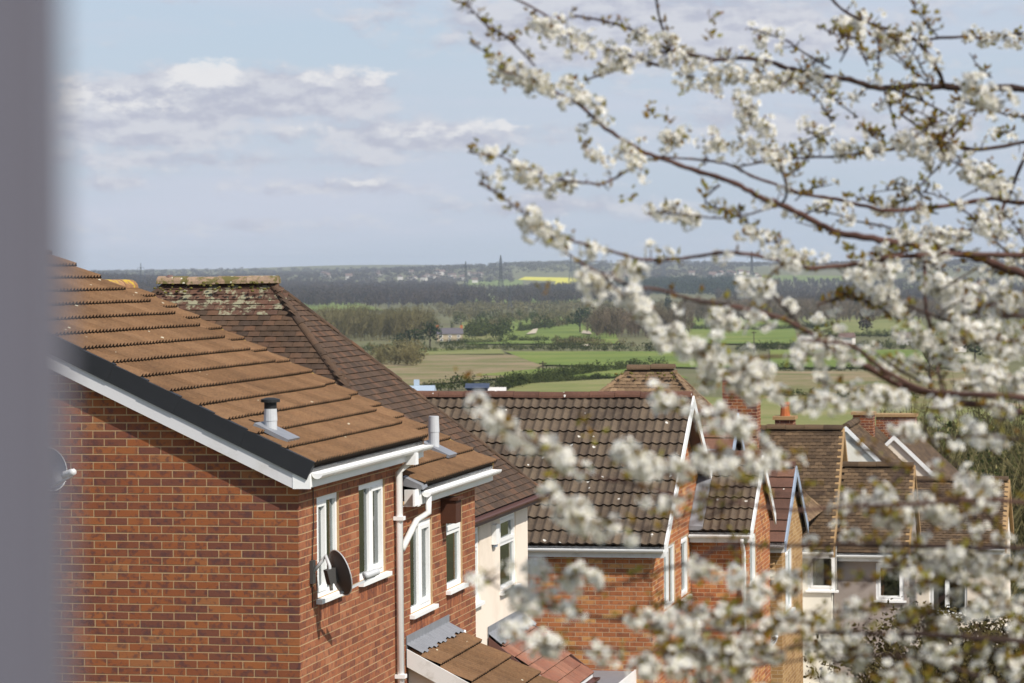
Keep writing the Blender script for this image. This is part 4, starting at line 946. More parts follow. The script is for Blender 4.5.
q0 = on_a(777, 430, 69.0); q1 = on_a(795, 419, 69.0); chimney(H8, q0.x, q1.x, 68.6, 69.1, q0.z - 1.4, q1.z, 1)

# ------------------------------------------------------------------ countryside
M['f_green'] = mat_field('spring_grass_field', [(0.3, (0.10, 0.14, 0.028)), (0.5, (0.14, 0.185, 0.036)), (0.7, (0.19, 0.205, 0.055))], 0.02)
M['f_olive'] = mat_field('pale_pasture', [(0.3, (0.13, 0.15, 0.045)), (0.5, (0.175, 0.185, 0.06)), (0.7, (0.23, 0.21, 0.085))], 0.025)
M['f_tan'] = mat_field('tan_stubble', [(0.25, (0.12, 0.13, 0.045)), (0.42, (0.16, 0.15, 0.06)), (0.6, (0.235, 0.18, 0.10)), (0.8, (0.275, 0.205, 0.125))], 0.05)
M['f_rape'] = mat_field('flowering_rapeseed', [(0.3, (0.50, 0.46, 0.03)), (0.7, (0.62, 0.55, 0.05))], 0.01)
M['f_sand'] = mat_field('sandy_track', [(0.3, (0.40, 0.33, 0.24)), (0.7, (0.52, 0.45, 0.34))], 0.1)
def field(name, p, mat, lift=0.35, n=14):
    """p: four photo points bl, br, tr, tl laid onto the terrain"""
    g = [on_ground(*q) for q in p]; V = []; F = []
    for j in range(n + 1):
        for i in range(n + 1):
            s, t = i / n, j / n
            P = (g[0] * (1 - s) + g[1] * s) * (1 - t) + (g[3] * (1 - s) + g[2] * s) * t
            V.append((P.x, P.y, tz(P.x, P.y) + lift))
    for j in range(n):
        for i in range(n): k = j * (n + 1) + i; F.append((k, k + 1, k + n + 2, k + n + 1))
    return np_mesh(name, V, F, mat, kind='structure', smooth=True)
for i, (p, m) in enumerate([
    ([(500, 399), (700, 399), (668, 377), (515, 386)], 'f_olive'),
    ([(360, 392), (520, 378), (560, 356), (372, 355.5)], 'f_tan'),
    ([(540, 366), (760, 370), (700, 352.5), (505, 352.5)], 'f_green'),
    ([(372, 356), (505, 355), (500, 349.5), (372, 350)], 'f_olive'),
    ([(470, 377), (690, 380), (650, 368), (540, 370)], 'f_green'),
    ([(770, 369), (960, 369), (935, 351), (770, 351)], 'f_green'),
    ([(740, 412), (1030, 412), (960, 373), (770, 373)], 'f_tan'), ([(600, 460), (1040, 460), (1040, 411), (650, 398)], 'f_olive'),
    ([(465, 345), (620, 345), (610, 315), (480, 318)], 'f_green'),
    ([(440, 343), (500, 343), (500, 318), (466, 320)], 'f_olive'),
    ([(670, 345), (800, 345), (790, 318), (690, 318)], 'f_green'),
    ([(820, 336), (930, 336), (920, 317), (800, 317)], 'f_olive'),
    ([(290, 311), (385, 311), (350, 300.5), (280, 300)], 'f_green'),
    ([(455, 304), (610, 304), (600, 296), (470, 296.5)], 'f_green'),
    ([(462, 286), (525, 287), (522, 279.5), (470, 280)], 'f_green'),
    ([(518, 280), (592, 282), (588, 278), (525, 277)], 'f_rape'),
    ([(552, 287), (575, 287), (570, 281), (556, 281)], 'f_rape'),
    ([(860, 290), (930, 290), (925, 283), (868, 283)], 'f_green'),
    ([(740, 282), (850, 283), (850, 276.5), (750, 276)], 'f_green'),
    ]): field('field', p, M[m], 0.35 + 0.02 * i)
for p in ([(526, 336), (536, 335), (538, 330), (533, 331)], [(581, 335), (592, 336), (590, 333), (583, 332)], [(581, 348.5), (590, 348.5), (589, 347), (583, 347)]): field('sandy_path', p, M['f_sand'], 1.0, 4)

M['bare'] = mat_leafy('bare_twigs', [(0, (0.14, 0.10, 0.07)), (0.5, (0.20, 0.15, 0.10)), (1, (0.26, 0.20, 0.13))], 0.1, var_scale=0.03)
M['bud'] = mat_leafy('budding_twigs', [(0, (0.15, 0.125, 0.06)), (0.5, (0.20, 0.17, 0.08)), (1, (0.26, 0.225, 0.105))], 0.2, var_scale=0.03)
M['bush'] = mat_leafy('hedge_leaves', [(0, (0.042, 0.055, 0.018)), (0.5, (0.075, 0.095, 0.03)), (1, (0.13, 0.145, 0.05))], 0.2, var_scale=0.04)
M['ever'] = mat_leafy('evergreen_leaves', [(0, (0.016, 0.030, 0.014)), (0.5, (0.026, 0.045, 0.02)), (1, (0.04, 0.062, 0.028))], 0.15)
M['farwood'] = mat_leafy('bare_woodland', [(0, (0.05, 0.036, 0.033)), (0.5, (0.075, 0.054, 0.046)), (1, (0.105, 0.078, 0.06))], 0.1, var_scale=0.012)
M['farfir'] = mat_leafy('conifer_plantation', [(0, (0.018, 0.032, 0.02)), (1, (0.036, 0.055, 0.032))], 0.1, var_scale=0.006)
M['hedge_brown'] = mat_leafy('brown_green_shrub', [(0, (0.05, 0.035, 0.02)), (0.5, (0.07, 0.06, 0.025)), (1, (0.11, 0.09, 0.04))], 0.15)
def unit(n): 
    v = RNG.normal(size=(n, 3)); return v / np.linalg.norm(v, axis=1, keepdims=True)
def quads_at(C, size, flat=0.0):
    """random little quads around centres C"""
    n = len(C); R = rand_rot(n); s = np.asarray(size).reshape(-1, 1) * np.ones((n, 1))
    e1 = R[:, :, 0] * s; e2 = R[:, :, 1] * s * 0.6
    V = np.stack([C - e1, C - e2, C + e1, C + e2], 1).reshape(-1, 3); return V, np.arange(n * 4).reshape(-1, 4)
def tpl_bare(n_twig=60, n_bud=50, spread=0.42, bud=0.022, tw=0.006):
    P = []; 
    h0 = RNG.uniform(0.12, 0.6, n_twig); d = unit(n_twig); d[:, 2] = np.abs(d[:, 2]) + 0.55; d /= np.linalg.norm(d, axis=1, keepdims=True)
    L = RNG.uniform(0.25, 0.55, n_twig) * (1.05 - h0 * 0.5); A = np.zeros((n_twig, 3)); A[:, 2] = h0; A[:, :2] = RNG.normal(size=(n_twig, 2)) * 0.03
    B = A + d * L[:, None]; B[:, :2] *= spread / 0.42; B[:, 2] = np.minimum(B[:, 2], 1.0 - 0.6 * (B[:, 0]**2 + B[:, 1]**2))
    side = np.cross(d, unit(n_twig)); side /= np.linalg.norm(side, axis=1, keepdims=True); side *= tw
    V1 = np.stack([A - side * 1.6, A + side * 1.6, B + side * .4, B - side * .4], 1).reshape(-1, 3)
    t = 0.011; V0 = np.array([[-t, 0, -.05], [t, 0, -.05], [t * .5, 0, .6], [-t * .5, 0, .6], [0, -t, -.05], [0, t, -.05], [0, t * .5, .6], [0, -t * .5, .6]])
    k = RNG.integers(0, n_twig, n_bud); f = RNG.uniform(.35, 1.05, (n_bud, 1)); C = A[k] + (B - A)[k] * f + RNG.normal(size=(n_bud, 3)) * 0.03
    V2, _ = quads_at(C, bud * RNG.uniform(.6, 1.4, n_bud)); V = np.concatenate([V0, V1, V2]); return V, np.arange(len(V)).reshape(-1, 4)
def tpl_blob(n, size, zlo=0.0, cone=False, lumps=5):
    if cone:
        h = RNG.uniform(0, 1, n) ** 1.3; r = (1 - h) * 0.30 * np.sqrt(RNG.uniform(.3, 1, n)); an = RNG.uniform(0, 2 * np.pi, n); C = np.stack([r * np.cos(an), r * np.sin(an), 0.04 + h * 0.96], -1)
    else:
        cs = np.concatenate([[[0, 0, .5]], np.stack([RNG.uniform(-.28, .28, lumps), RNG.uniform(-.28, .28, lumps), RNG.uniform(.22, .75, lumps)], -1)]); rs = np.concatenate([[.34], RNG.uniform(.18, .28, lumps)])
        k = RNG.integers(0, len(cs), n); C = cs[k] + unit(n) * (rs[k] * RNG.uniform(.55, 1.0, n) ** .5)[:, None]; C[:, 2] = np.clip(C[:, 2], zlo, 1.0)
    return quads_at(C, size * RNG.uniform(.6, 1.4, n))
BARE = [tpl_bare(70, 130) for _ in range(5)]; BAREFAR = [tpl_bare(14, 34, .46, .05, .02) for _ in range(4)]
BLOB = [tpl_blob(150, .055) for _ in range(4)]; BLOBFAR = [tpl_blob(40, .10) for _ in range(4)]; CONE = [tpl_blob(160, .05, cone=True) for _ in range(3)]
def mats_for(XY, H, wid=1.0, sink=0.0):
    n = len(XY); an = RNG.uniform(0, 2 * np.pi, n); c, s = np.cos(an), np.sin(an); Mx = np.zeros((n, 3, 4))
    w = H * wid * RNG.uniform(.85, 1.2, n)
    Mx[:, 0, 0] = c * w; Mx[:, 0, 1] = -s * w; Mx[:, 1, 0] = s * w; Mx[:, 1, 1] = c * w; Mx[:, 2, 2] = H
    Mx[:, 0, 3] = XY[:, 0]; Mx[:, 1, 3] = XY[:, 1]; Mx[:, 2, 3] = terr(XY[:, 0], XY[:, 1]) - sink; return Mx
def joined(tpls, Mx):
    Vs, Fs, o = [], [], 0
    pick = RNG.integers(0, len(tpls), len(Mx))
    for k, (tv, tf) in enumerate(tpls):
        m = Mx[pick == k]
        if len(m) == 0: continue
        V, F = np_scatter(tv, tf, m); Vs.append(V); Fs.append(F + o); o += len(V)
    return np.concatenate(Vs), np.concatenate(Fs)
def scatter_px(n, x0, x1, Y0, Y1, jag=0.0):
    """random ground points that fill the view between photo columns x0..x1 and depths Y0..Y1"""
    Y = RNG.uniform(Y0, Y1, n); px = RNG.uniform(x0, x1, n) + RNG.normal(size=n) * min(14, (x1 - x0) * .06); X = (px - 512) / FPX * Y; return np.stack([X, Y], -1)
def wood(name, label, n, x0, x1, Y0, Y1, h, tpls, mat, wid=0.9, cat='woodland'):
    XY = scatter_px(n, x0, x1, Y0, Y1); px_ = XY[:, 0] / XY[:, 1] * FPX + 512
    for a0, a1, b0, b1 in ((512, 600, 5200, 7600), (455, 530, 4700, 6600), (735, 855, 5600, 7800)): k_ = ~((px_ > a0) & (px_ < a1) & (XY[:, 1] > b0) & (XY[:, 1] < b1)); XY, px_ = XY[k_], px_[k_]
    n = len(XY); H = RNG.uniform(.7, 1.15, n) * h; V, F = joined(tpls, mats_for(XY, H, wid, .3))
    o = np_mesh(name, V, F, M[mat], kind='stuff'); tag(o, label, cat); return o
# far woods and ridges
wood('far_woodland', 'dark leafless woodland band below the far ridge', 4200, 60, 480, 3250, 6000, 17, BAREFAR, 'farwood', 1.3)
wood('far_woodland', 'leafless woods under the yellow field', 1200, 500, 640, 3300, 5000, 15, BAREFAR, 'farwood', 1.0)
wood('far_woodland', 'dark conifer plantation on the right of the far slope', 900, 630, 745, 4300, 5600, 19, BLOBFAR, 'farfir', .8)
wood('far_woodland', 'hazy woods along the skyline ridge', 4500, -20, 1040, 6200, 9800, 13, BLOBFAR, 'farwood', 1.6)
wood('far_woodland', 'brown leafless woods across the right middle distance', 900, 690, 1040, 1900, 2700, 15, BARE, 'bare', .8)
wood('far_woodland', 'grey brown woods on the right far slope', 2000, 730, 1040, 3000, 5500, 15, BAREFAR, 'farwood', 1.0)
wood('far_woodland', 'scattered scrub between the far fields', 260, 440, 700, 2500, 3200, 9, BLOBFAR, 'bud', 1.1)
wood('far_woodland', 'dark wood on the near left hill top', 700, 60, 180, 3600, 5200, 17, BAREFAR, 'farwood', 1.0)
# middle woods
wood('copse', 'brown leafless copse left of the stone farmhouse', 230, 318, 430, 1330, 1620, 17, BARE, 'bud', .72, 'copse')
wood('copse', 'tall bare copse in the middle of the green fields', 110, 592, 682, 1330, 1560, 15.5, BARE, 'bare', .7, 'copse')
wood('copse', 'low scrub around the green slopes', 90, 470, 610, 1700, 2250, 7, BLOB, 'bud', 1.2, 'scrub')
wood('copse', 'mixed trees dotted over the green slopes', 60, 468, 700, 1650, 2400, 9, BLOB + BARE, 'bush', 1.0, 'trees')
wood('copse', 'olive hedgerow trees between the far green fields', 170, 440, 720, 2250, 3250, 9, BLOB + BARE, 'bud', 1.2, 'trees')
wood('copse', 'bushy thicket right of the stone farmhouse', 26, 470, 506, 1340, 1500, 10, BLOB, 'bush', 1.1, 'thicket')
wood('copse', 'bare thicket behind the tan stubble field', 26, 380, 416, 800, 880, 8.0, BLOB + BARE, 'bud', 1.0, 'thicket')
wood('copse', 'dark overgrown trees at the right behind the blossom', 46, 925, 1060, 140, 210, 8.0, [tpl_blob(1100, .018) for _ in range(4)], 'bush', .9, 'thicket')
wood('copse', 'grey bare trees above the tan roofs at the right', 30, 905, 1060, 120, 200, 10.0, [tpl_bare(150, 200, .42, .012, .003) for _ in range(4)], 'bud', .8, 'thicket')
wood('copse', 'tangled shrubs in the garden by the pebbledashed house', 30, 885, 1060, 57, 63, 4.3, [tpl_blob(2200, .012) for _ in range(3)] + [tpl_bare(260, 500, .5, .012, .003) for _ in range(3)], 'hedge_brown', 1.0, 'shrubs')
# hedges, each one a thing
def hedge(label, pts, h, tpls=BLOB, mat='bush', step=0.55, wid=1.2):
    g = [on_ground(*p) for p in pts]; XY = []
    for a_, b_ in zip(g[:-1], g[1:]):
        n = max(2, int((b_ - a_).length / (h * step)))
        for k in range(n): P = a_.lerp(b_, (k + RNG.uniform(-.3, .3)) / n); XY.append((P.x + RNG.normal() * h * .12, P.y + RNG.normal() * h * .12))
    XY = np.array(XY); V, F = joined(tpls, mats_for(XY, RNG.uniform(.6, 1.25, len(XY)) * h, wid, .15)); o0 = g[0]
    o = np_mesh('hedge', V - np.array(o0), F, M[mat]); o.location = o0; tag(o, label, 'hedge'); return o
hedge('long dark hedge running past the stone farmhouse', [(362, 354), (440, 352), (500, 350), (600, 351.5), (690, 352)], 3.6)
hedge('uneven bushy hedge rising above the roman tile ridge', [(505, 390), (545, 382), (590, 374), (640, 369), (668, 368)], 3.0, step=.6)
hedge('hedge along the front of the tan stubble field', [(430, 392), (480, 389), (520, 387)], 3.2)
hedge('thin straight hedge between two green fields', [(545, 384), (600, 379.5), (665, 377)], 1.6, wid=1.6)
hedge('clipped dark hedge on the green slope', [(508, 341.5), (548, 342)], 3.2, wid=1.6)
hedge('second clipped hedge beside the bare copse', [(555, 342), (604, 342.5)], 3.2, wid=1.6)
hedge('dark hedge between the right hand fields', [(765, 373), (850, 372), (960, 371)], 2.6)
hedge('hedge below the light green field at the right', [(740, 352), (820, 349), (940, 350)], 3.5)
hedge('hedge line under the far left green field', [(290, 313), (340, 313), (400, 312)], 4.0, tpls=BLOBFAR)
hedge('hedge climbing the green slope left of the bare copse', [(520, 332), (560, 326), (600, 322)], 4.0, tpls=BLOB)
hedge('hedge along the top of the green slope', [(470, 319), (540, 317), (610, 316)], 5.0, tpls=BLOBFAR, mat='bud')
hedge('loose hedge below the farmhouse garden', [(440, 345.5), (475, 344), (505, 343)], 3.0)
hedge('hedge at the edge of the far green field', [(455, 305), (520, 305), (610, 305)], 5.0, tpls=BLOBFAR)
hedge('dark hedge crossing the upper right field', [(690, 330), (760, 331), (830, 328)], 4.0)
hedge('hedge bounding the light green field at the right', [(800, 338), (860, 337), (935, 338)], 3.6)
hedge('scrubby hedge beside the sandy path', [(555, 346), (600, 347), (640, 347)], 4.0, mat='bud')
hedge('hedge at the foot of the tan field at the right', [(760, 398), (860, 401), (980, 402)], 2.2)
# single trees
def tree(label, px, py, h, tpl, mat, wid=0.9, group=None, trunk=True, Y=None):
    g = on_ground(px, py); o = bpy.data.objects.new('tree', None); COL.objects.link(o); o.location = g; tag(o, label, 'tree', group)
    tv, tf = tpl; s = np.array([h * wid, h * wid, h * .88]); np_mesh('crown', tv * s + np.array([0, 0, h * .12]), tf, M[mat], o)
    MB().tube([(0, 0, -.5), (0, 0, h * .3), (0, 0, h * .7)], [h * .03, h * .022, h * .008], 6).build('trunk', M['bark_dark'], o); return o
tree('tall dark conifer among the brown woods at the right', 857, 318, 17, tpl_blob(260, .05, cone=True), 'ever')
tree('shorter dark conifer beside the tall one at the right', 850, 317, 11, tpl_blob(220, .05, cone=True), 'ever')
tree('dark conifer rising above the bare copse', 668, 314, 20, tpl_blob(260, .05, cone=True), 'ever', .8)
tree('dark round evergreen at the edge of the brown copse', 415, 349, 9.5, tpl_blob(300, .05), 'ever', .95)
tree('dark evergreen between the copse and the stone farmhouse', 430, 348, 10.5, tpl_blob(300, .05), 'ever', .95)
tree('low dark evergreen at the foot of the brown copse', 400, 348, 7, tpl_blob(260, .05), 'ever', 1.1)
tree('round dark tree on the green slope', 545, 330, 10, tpl_blob(300, .05), 'bush', 1.0)
tree('dark evergreen by the bare copse on the green slope', 580, 333, 14, tpl_blob(300, .05), 'ever', .9)
tree('second dark evergreen hugging the bare copse', 592, 333, 13, tpl_blob(300, .05), 'ever', .8)
tree('small round tree behind the stone farmhouse', 461, 327, 11, tpl_blob(280, .05), 'bush', 1.0)
tree('small tree right of the stone farmhouse roof', 476, 329, 9, tpl_blob(240, .05), 'bush', .8)
tree('lone small tree on the green slope above the thicket', 499, 328, 10, tpl_blob(240, .05), 'bush', .8)
tree('round purple brown tree in the right hand field', 867, 334, 12, tpl_blob(300, .05), 'farwood', 1.1)
tree('broad dark holly tree behind the right hand blossom', 975, 362, 8.5, tpl_blob(700, .035), 'ever', 1.2)
tree('leafing tree behind the blossom by the chimney', 930, 392, 12, tpl_bare(200, 260, .42, .012, .004), 'bud', .9)
# farmhouse
g = on_ground(450, 342.5); o = bpy.data.objects.new('farmhouse', None); COL.objects.link(o); o.location = g; o.rotation_euler = (0, 0, math.radians(4)); tag(o, 'stone farmhouse with dark slate roof beside the brown copse', 'farmhouse')
k_ = g.y / FPX; wd = 26 * k_; hw = 8.5 * k_; dp = 6.5
MB().box(-wd / 2, wd / 2, 0, dp, -1, hw).build('wall', M['stone'], o)
mb = MB(); rr = 6.0 * k_
mb.hexa([(-wd / 2 - .2, -.4, hw), (wd / 2 + .2, -.4, hw), (wd / 2 + .2, dp + .4, hw), (-wd / 2 - .2, dp + .4, hw), (-wd / 2 - .2, dp / 2 - .05, hw + rr), (wd / 2 + .2, dp / 2 - .05, hw + rr), (wd / 2 + .2, dp / 2 + .05, hw + rr), (-wd / 2 - .2, dp / 2 + .05, hw + rr)]); rf = mb.build('roof', M['slate'], o)
for x in (-wd / 2 + .4, wd / 2 - .4): MB().box(x - .5, x + .5, dp / 2 - .4, dp / 2 + .4, hw + rr * .6, hw + rr + 1.1).build('chimney', M['terracotta'], rf)
for x in (-.33, 0, .33):
    for z in (hw * .16, hw * .58):
        w_ = MB().box(x * wd - .62, x * wd + .62, -.10, -.02, z, z + hw * .3).build('window', M['white'], o); MB().box(x * wd - .45, x * wd + .45, -.14, -.102, z + .15, z + hw * .3 - .15).build('pane', M['slate'], w_)
# pylons
def pylon_mesh():
    mb = MB(); t = .45
    def half(z): 
        pts = [(0, 4.2), (14, 2.4), (24, 1.1), (40, .8), (46, .15)]
        for (z0, w0), (z1, w1) in zip(pts[:-1], pts[1:]):
            if z <= z1: return w0 + (w1 - w0) * (z - z0) / (z1 - z0)
        return .1
    zs = [0, 5, 10, 14, 18, 21, 24, 27, 30, 33, 36, 40, 46]
    for a_, b_ in zip(zs[:-1], zs[1:]):
        h0, h1 = half(a_), half(b_)
        for sx, sy in ((1, 1), (1, -1), (-1, 1), (-1, -1)): mb.bar((sx * h0, sy * h0, a_), (sx * h1, sy * h1, b_), t, t)
        for s in (1, -1): mb.bar((-h0, s * h0, a_), (h1, s * h1, b_), .22, .22); mb.bar((h0, s * h0, a_), (-h1, s * h1, b_), .22, .22); mb.bar((s * h0, -h0, a_), (s * h1, h1, b_), .22, .22)
    for z, L in ((25, 6.5), (31.5, 8.5), (38, 6.0)):
        for s in (1, -1):
            mb.bar((s * half(z), .6, z), (s * L, 0, z + .3), .2, .2); mb.bar((s * half(z), -.6, z), (s * L, 0, z + .3), .2, .2); mb.bar((s * half(z + 2), 0, z + 2), (s * L, 0, z + .3), .2, .2); mb.bar((s * (L - .2), 0, z + .2), (s * (L - .2), 0, z - 2.4), .3, .3)
    return mb
M['pylon'] = mat_plain('pylon_steel', (0.05, 0.055, 0.065), 0.6, 0.4, .1)
pm = pylon_mesh().mesh('pylon', M['pylon'])
for px, top, base, lab in [(466, 261, 296, 'slim pylon left of the tallest one on the skyline'), (501, 255, 300, 'tallest grey lattice pylon breaking the skyline beside the blossom'), (510, 284, 313, 'grey lattice pylon standing on the green slope below the tallest one'), (389, 295.5, 311, 'small pale pylon above the brown copse'), (455, 291, 309, 'small pylon above the stone farmhouse'), (141, 263, 291, 'faint pylon on the wooded hill beside the mossy ridge'), (571, 255, 283, 'faint pylon behind the lowest left blossom spray'), (664, 252, 283, 'faint pylon on the skyline between the blossom branches'), (705, 259, 279, 'short faint pylon on the skyline above the conifer plantation'), (688, 280, 293, 'small pale pylon in front of the conifer plantation'), (752, 251, 290, 'thin pylon behind the right hand blossom')]:
    g = on_ground(px, base); hgt = (base - top) / FPX * g.y; o = link('pylon', pm); o.location = g - Vector((0, 0, .2)); o.scale = (hgt / 46,) * 3; o.rotation_euler = (0, 0, random.uniform(-.5, .5)); tag(o, lab, 'pylon', 'pylons across the valley')
for px, top, base, lab in [(543, 361, 381, 'wooden pole in the bushy hedge above the tiled ridge'), (754, 331, 353, 'dark pole standing in the field behind the blossom')]:
    g = on_ground(px, base); hgt = (base - top) / FPX * g.y; mb = MB().tube([(0, 0, -.3), (0, 0, hgt)], [.16, .11], 8); mb.bar((-.8, 0, hgt - .5), (.8, 0, hgt - .5), .22, .22); o = mb.build('utility_pole', M['bark_dark']); o.location = g; tag(o, lab, 'pole')
# far town, each house a few pixels
M['far_white'] = mat_plain('pale_house_wall', (0.62, 0.58, 0.53), .8); M['far_roof'] = mat_plain('dull_roof', (0.15, 0.10, 0.085), .9)
hw_ = MB().box(-5, 5, -4, 4, -1, 5.2).mesh('wall', M['far_white']); hr_ = MB().hexa([(-5.4, -4.6, 5.2), (5.4, -4.6, 5.2), (5.4, 4.6, 5.2), (-5.4, 4.6, 5.2), (-5.4, -.1, 8.6), (5.4, -.1, 8.6), (5.4, .1, 8.6), (-5.4, .1, 8.6)]).mesh('roof', M['far_roof'])
for k in range(58):
    px = random.choice([random.uniform(318, 490), random.uniform(395, 490), random.uniform(600, 645), random.uniform(690, 760)]); py = random.uniform(273.5, 281)
    g = on_ground(px, py); o = bpy.data.objects.new('far_house', None); COL.objects.link(o); o.location = g; o.rotation_euler = (0, 0, random.uniform(0, 3.1)); o.scale = (random.uniform(.8, 1.6),) * 3
    tag(o, 'tiny pale house in the hazy town along the far ridge', 'house', 'houses of the far town'); link('wall', hw_, o); link('roof', hr_, o)
for px, py, s, lab in [(349, 279.5, 1.6, 'bright white building below the far town'), (475, 283, 1.3, 'white house at the end of the far town'), (905, 345, .55, 'small red roofed house beyond the right hand field'), (934, 352, .62, 'dark roofed house with a bright gable behind the blossom'), (958, 352, .5, 'orange walled house beside the holly tree'), (847, 345, .55, 'low house partly hidden behind the right hand field hedge')]:
    g = on_ground(px, py); o = bpy.data.objects.new('far_house', None); COL.objects.link(o); o.location = g; o.rotation_euler = (0, 0, random.uniform(-.4, .4)); kk = s if py < 300 else g.y / FPX * 26 / 10 * s; o.scale = (kk,) * 3; tag(o, lab, 'house'); link('wall', hw_, o); link('roof', hr_, o)
# sheds just beyond the roman tile ridge
M['blue_metal'] = mat_plain('pale_blue_metal_roof', (0.36, 0.43, 0.50), .5, .4, .08); M['navy'] = mat_plain('navy_cladding', (0.025, 0.035, 0.07), .5, .4, .1)
def shed(label, px0, px1, ytop, ybase, Y, mat_roof, mat_wall, rise, vent=False):
    A = on_y(px0, ybase, Y); B = on_y(px1, ybase, Y); w_ = B.x - A.x; zt = on_y(px0, ytop, Y).z; c = Vector(((A.x + B.x) / 2, Y, tz((A.x + B.x) / 2, Y)))
    o = bpy.data.objects.new('shed', None); COL.objects.link(o); o.location = c; tag(o, label, 'shed'); ht = zt - c.z; d = 5.0; he = ht - rise
    MB().box(-w_ / 2, w_ / 2, 0, d, -.3, he).build('wall', mat_wall, o)
    MB().hexa([(-w_ / 2 - .1, -.15, he + .002), (w_ / 2 + .1, -.15, he + .002), (w_ / 2 + .1, d + .1, he + .002), (-w_ / 2 - .1, d + .1, he + .002), (-w_ / 2 - .1, d / 2 - .1, ht), (w_ / 2 + .1, d / 2 - .1, ht), (w_ / 2 + .1, d / 2 + .1, ht), (-w_ / 2 - .1, d / 2 + .1, ht)]).build('roof', mat_roof, o)
    if vent: MB().box(-.3, -.08, d / 2 - .2, d / 2 + .2, ht - .1, ht + .24).build('vent', M['blue_metal'], o)
shed('pale blue metal roof with a vent just beyond the tiled ridge', 408, 431, 388, 397, 120, M['blue_metal'], M['far_white'], .35, True)
shed('flat navy shed beyond the tiled ridge', 467, 487, 385.5, 396, 135, M['navy'], M['navy'], .12)
shed('low white outbuilding beyond the tiled ridge', 490, 504, 389.5, 398, 133, M['far_white'], M['far_white'], .2)

# ------------------------------------------------------------------ blossoming cherry tree on the right
TB = Vector((2.75, 8.6, tz(2.75, 8.6)))
ct = bpy.data.objects.new('cherry_tree', None); COL.objects.link(ct); ct.location = TB
tag(ct, 'white blossoming cherry tree reaching in from the right in front of the houses', 'tree')
def catmull(P, sub=6):
    P = [Vector(p) for p in P]; out = []
    for i in range(len(P) - 1):
        p0, p1, p2, p3 = P[max(i - 1, 0)], P[i], P[i + 1], P[min(i + 2, len(P) - 1)]
        for k in range(sub):
            t = k / sub; out.append(0.5 * ((2 * p1) + (p2 - p0) * t + (2 * p0 - 5 * p1 + 4 * p2 - p3) * t * t + (3 * p1 - 3 * p2 + p3 - p0) * t ** 3))
    out.append(P[-1]); return out
FLOWERS = []; LEAVES = []; STEMS = []      # (centre, direction, size)
spurs = MB()
def add_spur(P, out_dir, n, rad, leaf=0.30, fsize=0.0115):
    """an umbel of n flowers around P"""
    for _ in range(n):
        v = Vector(unit(1)[0]); v = (v + out_dir * 0.55).normalized(); r = rad * (0.45 + 0.55 * random.random() ** .5)
        FLOWERS.append((P + v * r, (v + Vector(unit(1)[0]) * .45).normalized(), fsize * random.uniform(.8, 1.15)))
    k = int(n * leaf + random.random())
    for _ in range(k):
        v = Vector(unit(1)[0]); v = (v + Vector((0, 0, .35))).normalized(); LEAVES.append((P + v * rad * random.uniform(.1, .75), v, random.uniform(.012, .024)))
def sprig(P, n, spread=.03):
    for _ in range(n):
        v = Vector(unit(1)[0]); v.z = abs(v.z) * .8 + .2; v.normalize(); LEAVES.append((P + Vector(unit(1)[0]) * spread * random.random(), v, random.uniform(.014, .028)))
def branch(pts, r0, r1, d0, d1, mat='bark', spur=0.0, buds=0.03, n_fl=(4, 9), name='branch', rad=.021):
    """photo points, radii in photo px, depth of first and last point; spur: umbels per photo px"""
    n = len(pts); W = []
    if pts[-1][1] > 400 and pts[0][1] > 400: d0 -= .7; d1 -= .7; spur *= .3
    else: spur *= .5
    for i, (x, y) in enumerate(pts):
        t = i / max(1, n - 1); d = d0 + (d1 - d0) * t + .12 * math.sin(i * 1.7 + x * .01); W.append(on_y(x, y, d))
    C = catmull(W, 5); m = len(C); R = []
    for i in range(m):
        t = i / (m - 1); px = (r0 + (r1 - r0) * t) * .82; R.append(px * (d0 + (d1 - d0) * t) / FPX * (1 + .10 * math.sin(i * 2.3) + .06 * random.uniform(-1, 1)))
    Cj = [c + Vector((random.uniform(-1, 1), random.uniform(-1, 1), random.uniform(-1, 1))) * R[i] * .35 for i, c in enumerate(C)]
    mb = MB().tube(Cj, R, 7); mb.off(TB); o = mb.build(name, M[mat], ct, True)
    for a_, b_ in zip(C[:-1], C[1:]):
        L = (b_ - a_).length; dpt = a_.y; Lpx = L * FPX / dpt
        for kind, rate in (('s', spur), ('b', buds)):
            k = RNG.poisson(Lpx * rate)
            for _ in range(k):
                P = a_.lerp(b_, random.random()); v = Vector(unit(1)[0]); v.z += .3; v.normalize()
                if kind == 's':
                    Q = P + v * random.uniform(.012, .05); spurs.tube([P, Q], [.0022, .0012], 4, False); add_spur(Q, v, random.randint(*n_fl), rad)
                else:
                    Q = P + v * random.uniform(.01, .03); spurs.tube([P, Q], [.003, .0015], 4, False); sprig(Q, random.randint(1, 3), .012)
    return C
def cluster(x0, y0, x1, y1, hw, d, dens=1.0, leaf=.5):
    """a sleeve of blossom hugging a bough between two photo points, half width hw px"""
    if y0 > 400: d -= .7; hw *= .82
    else: hw *= .93
    A = on_y(x0, y0, d); B = on_y(x1, y1, d); Lpx = math.hypot(x1 - x0, y1 - y0); s = d / FPX
    n = int((Lpx + 2 * hw) * hw * 2 / 135 * dens) + 1; ax = (B - A)
    for _ in range(n):
        t = random.uniform(-.02, 1.02); P = A + ax * t; v = Vector(unit(1)[0]); v.z -= .1; v.normalize(); r = hw * s * random.random() ** .75 * (.55 + .45 * math.sin(math.pi * min(max(t, .06), .94)))
        v2 = Vector((v.x, v.y, v.z)); Q = P + v2 * r
        spurs.tube([P, P.lerp(Q, .5) + Vector((0, 0, .004)), Q], [.002, .0015, .001], 4, False); add_spur(Q, v2, random.randint(4, 8), .021, leaf, .0115 if y0 <= 400 else .0104)
D1 = 9.0
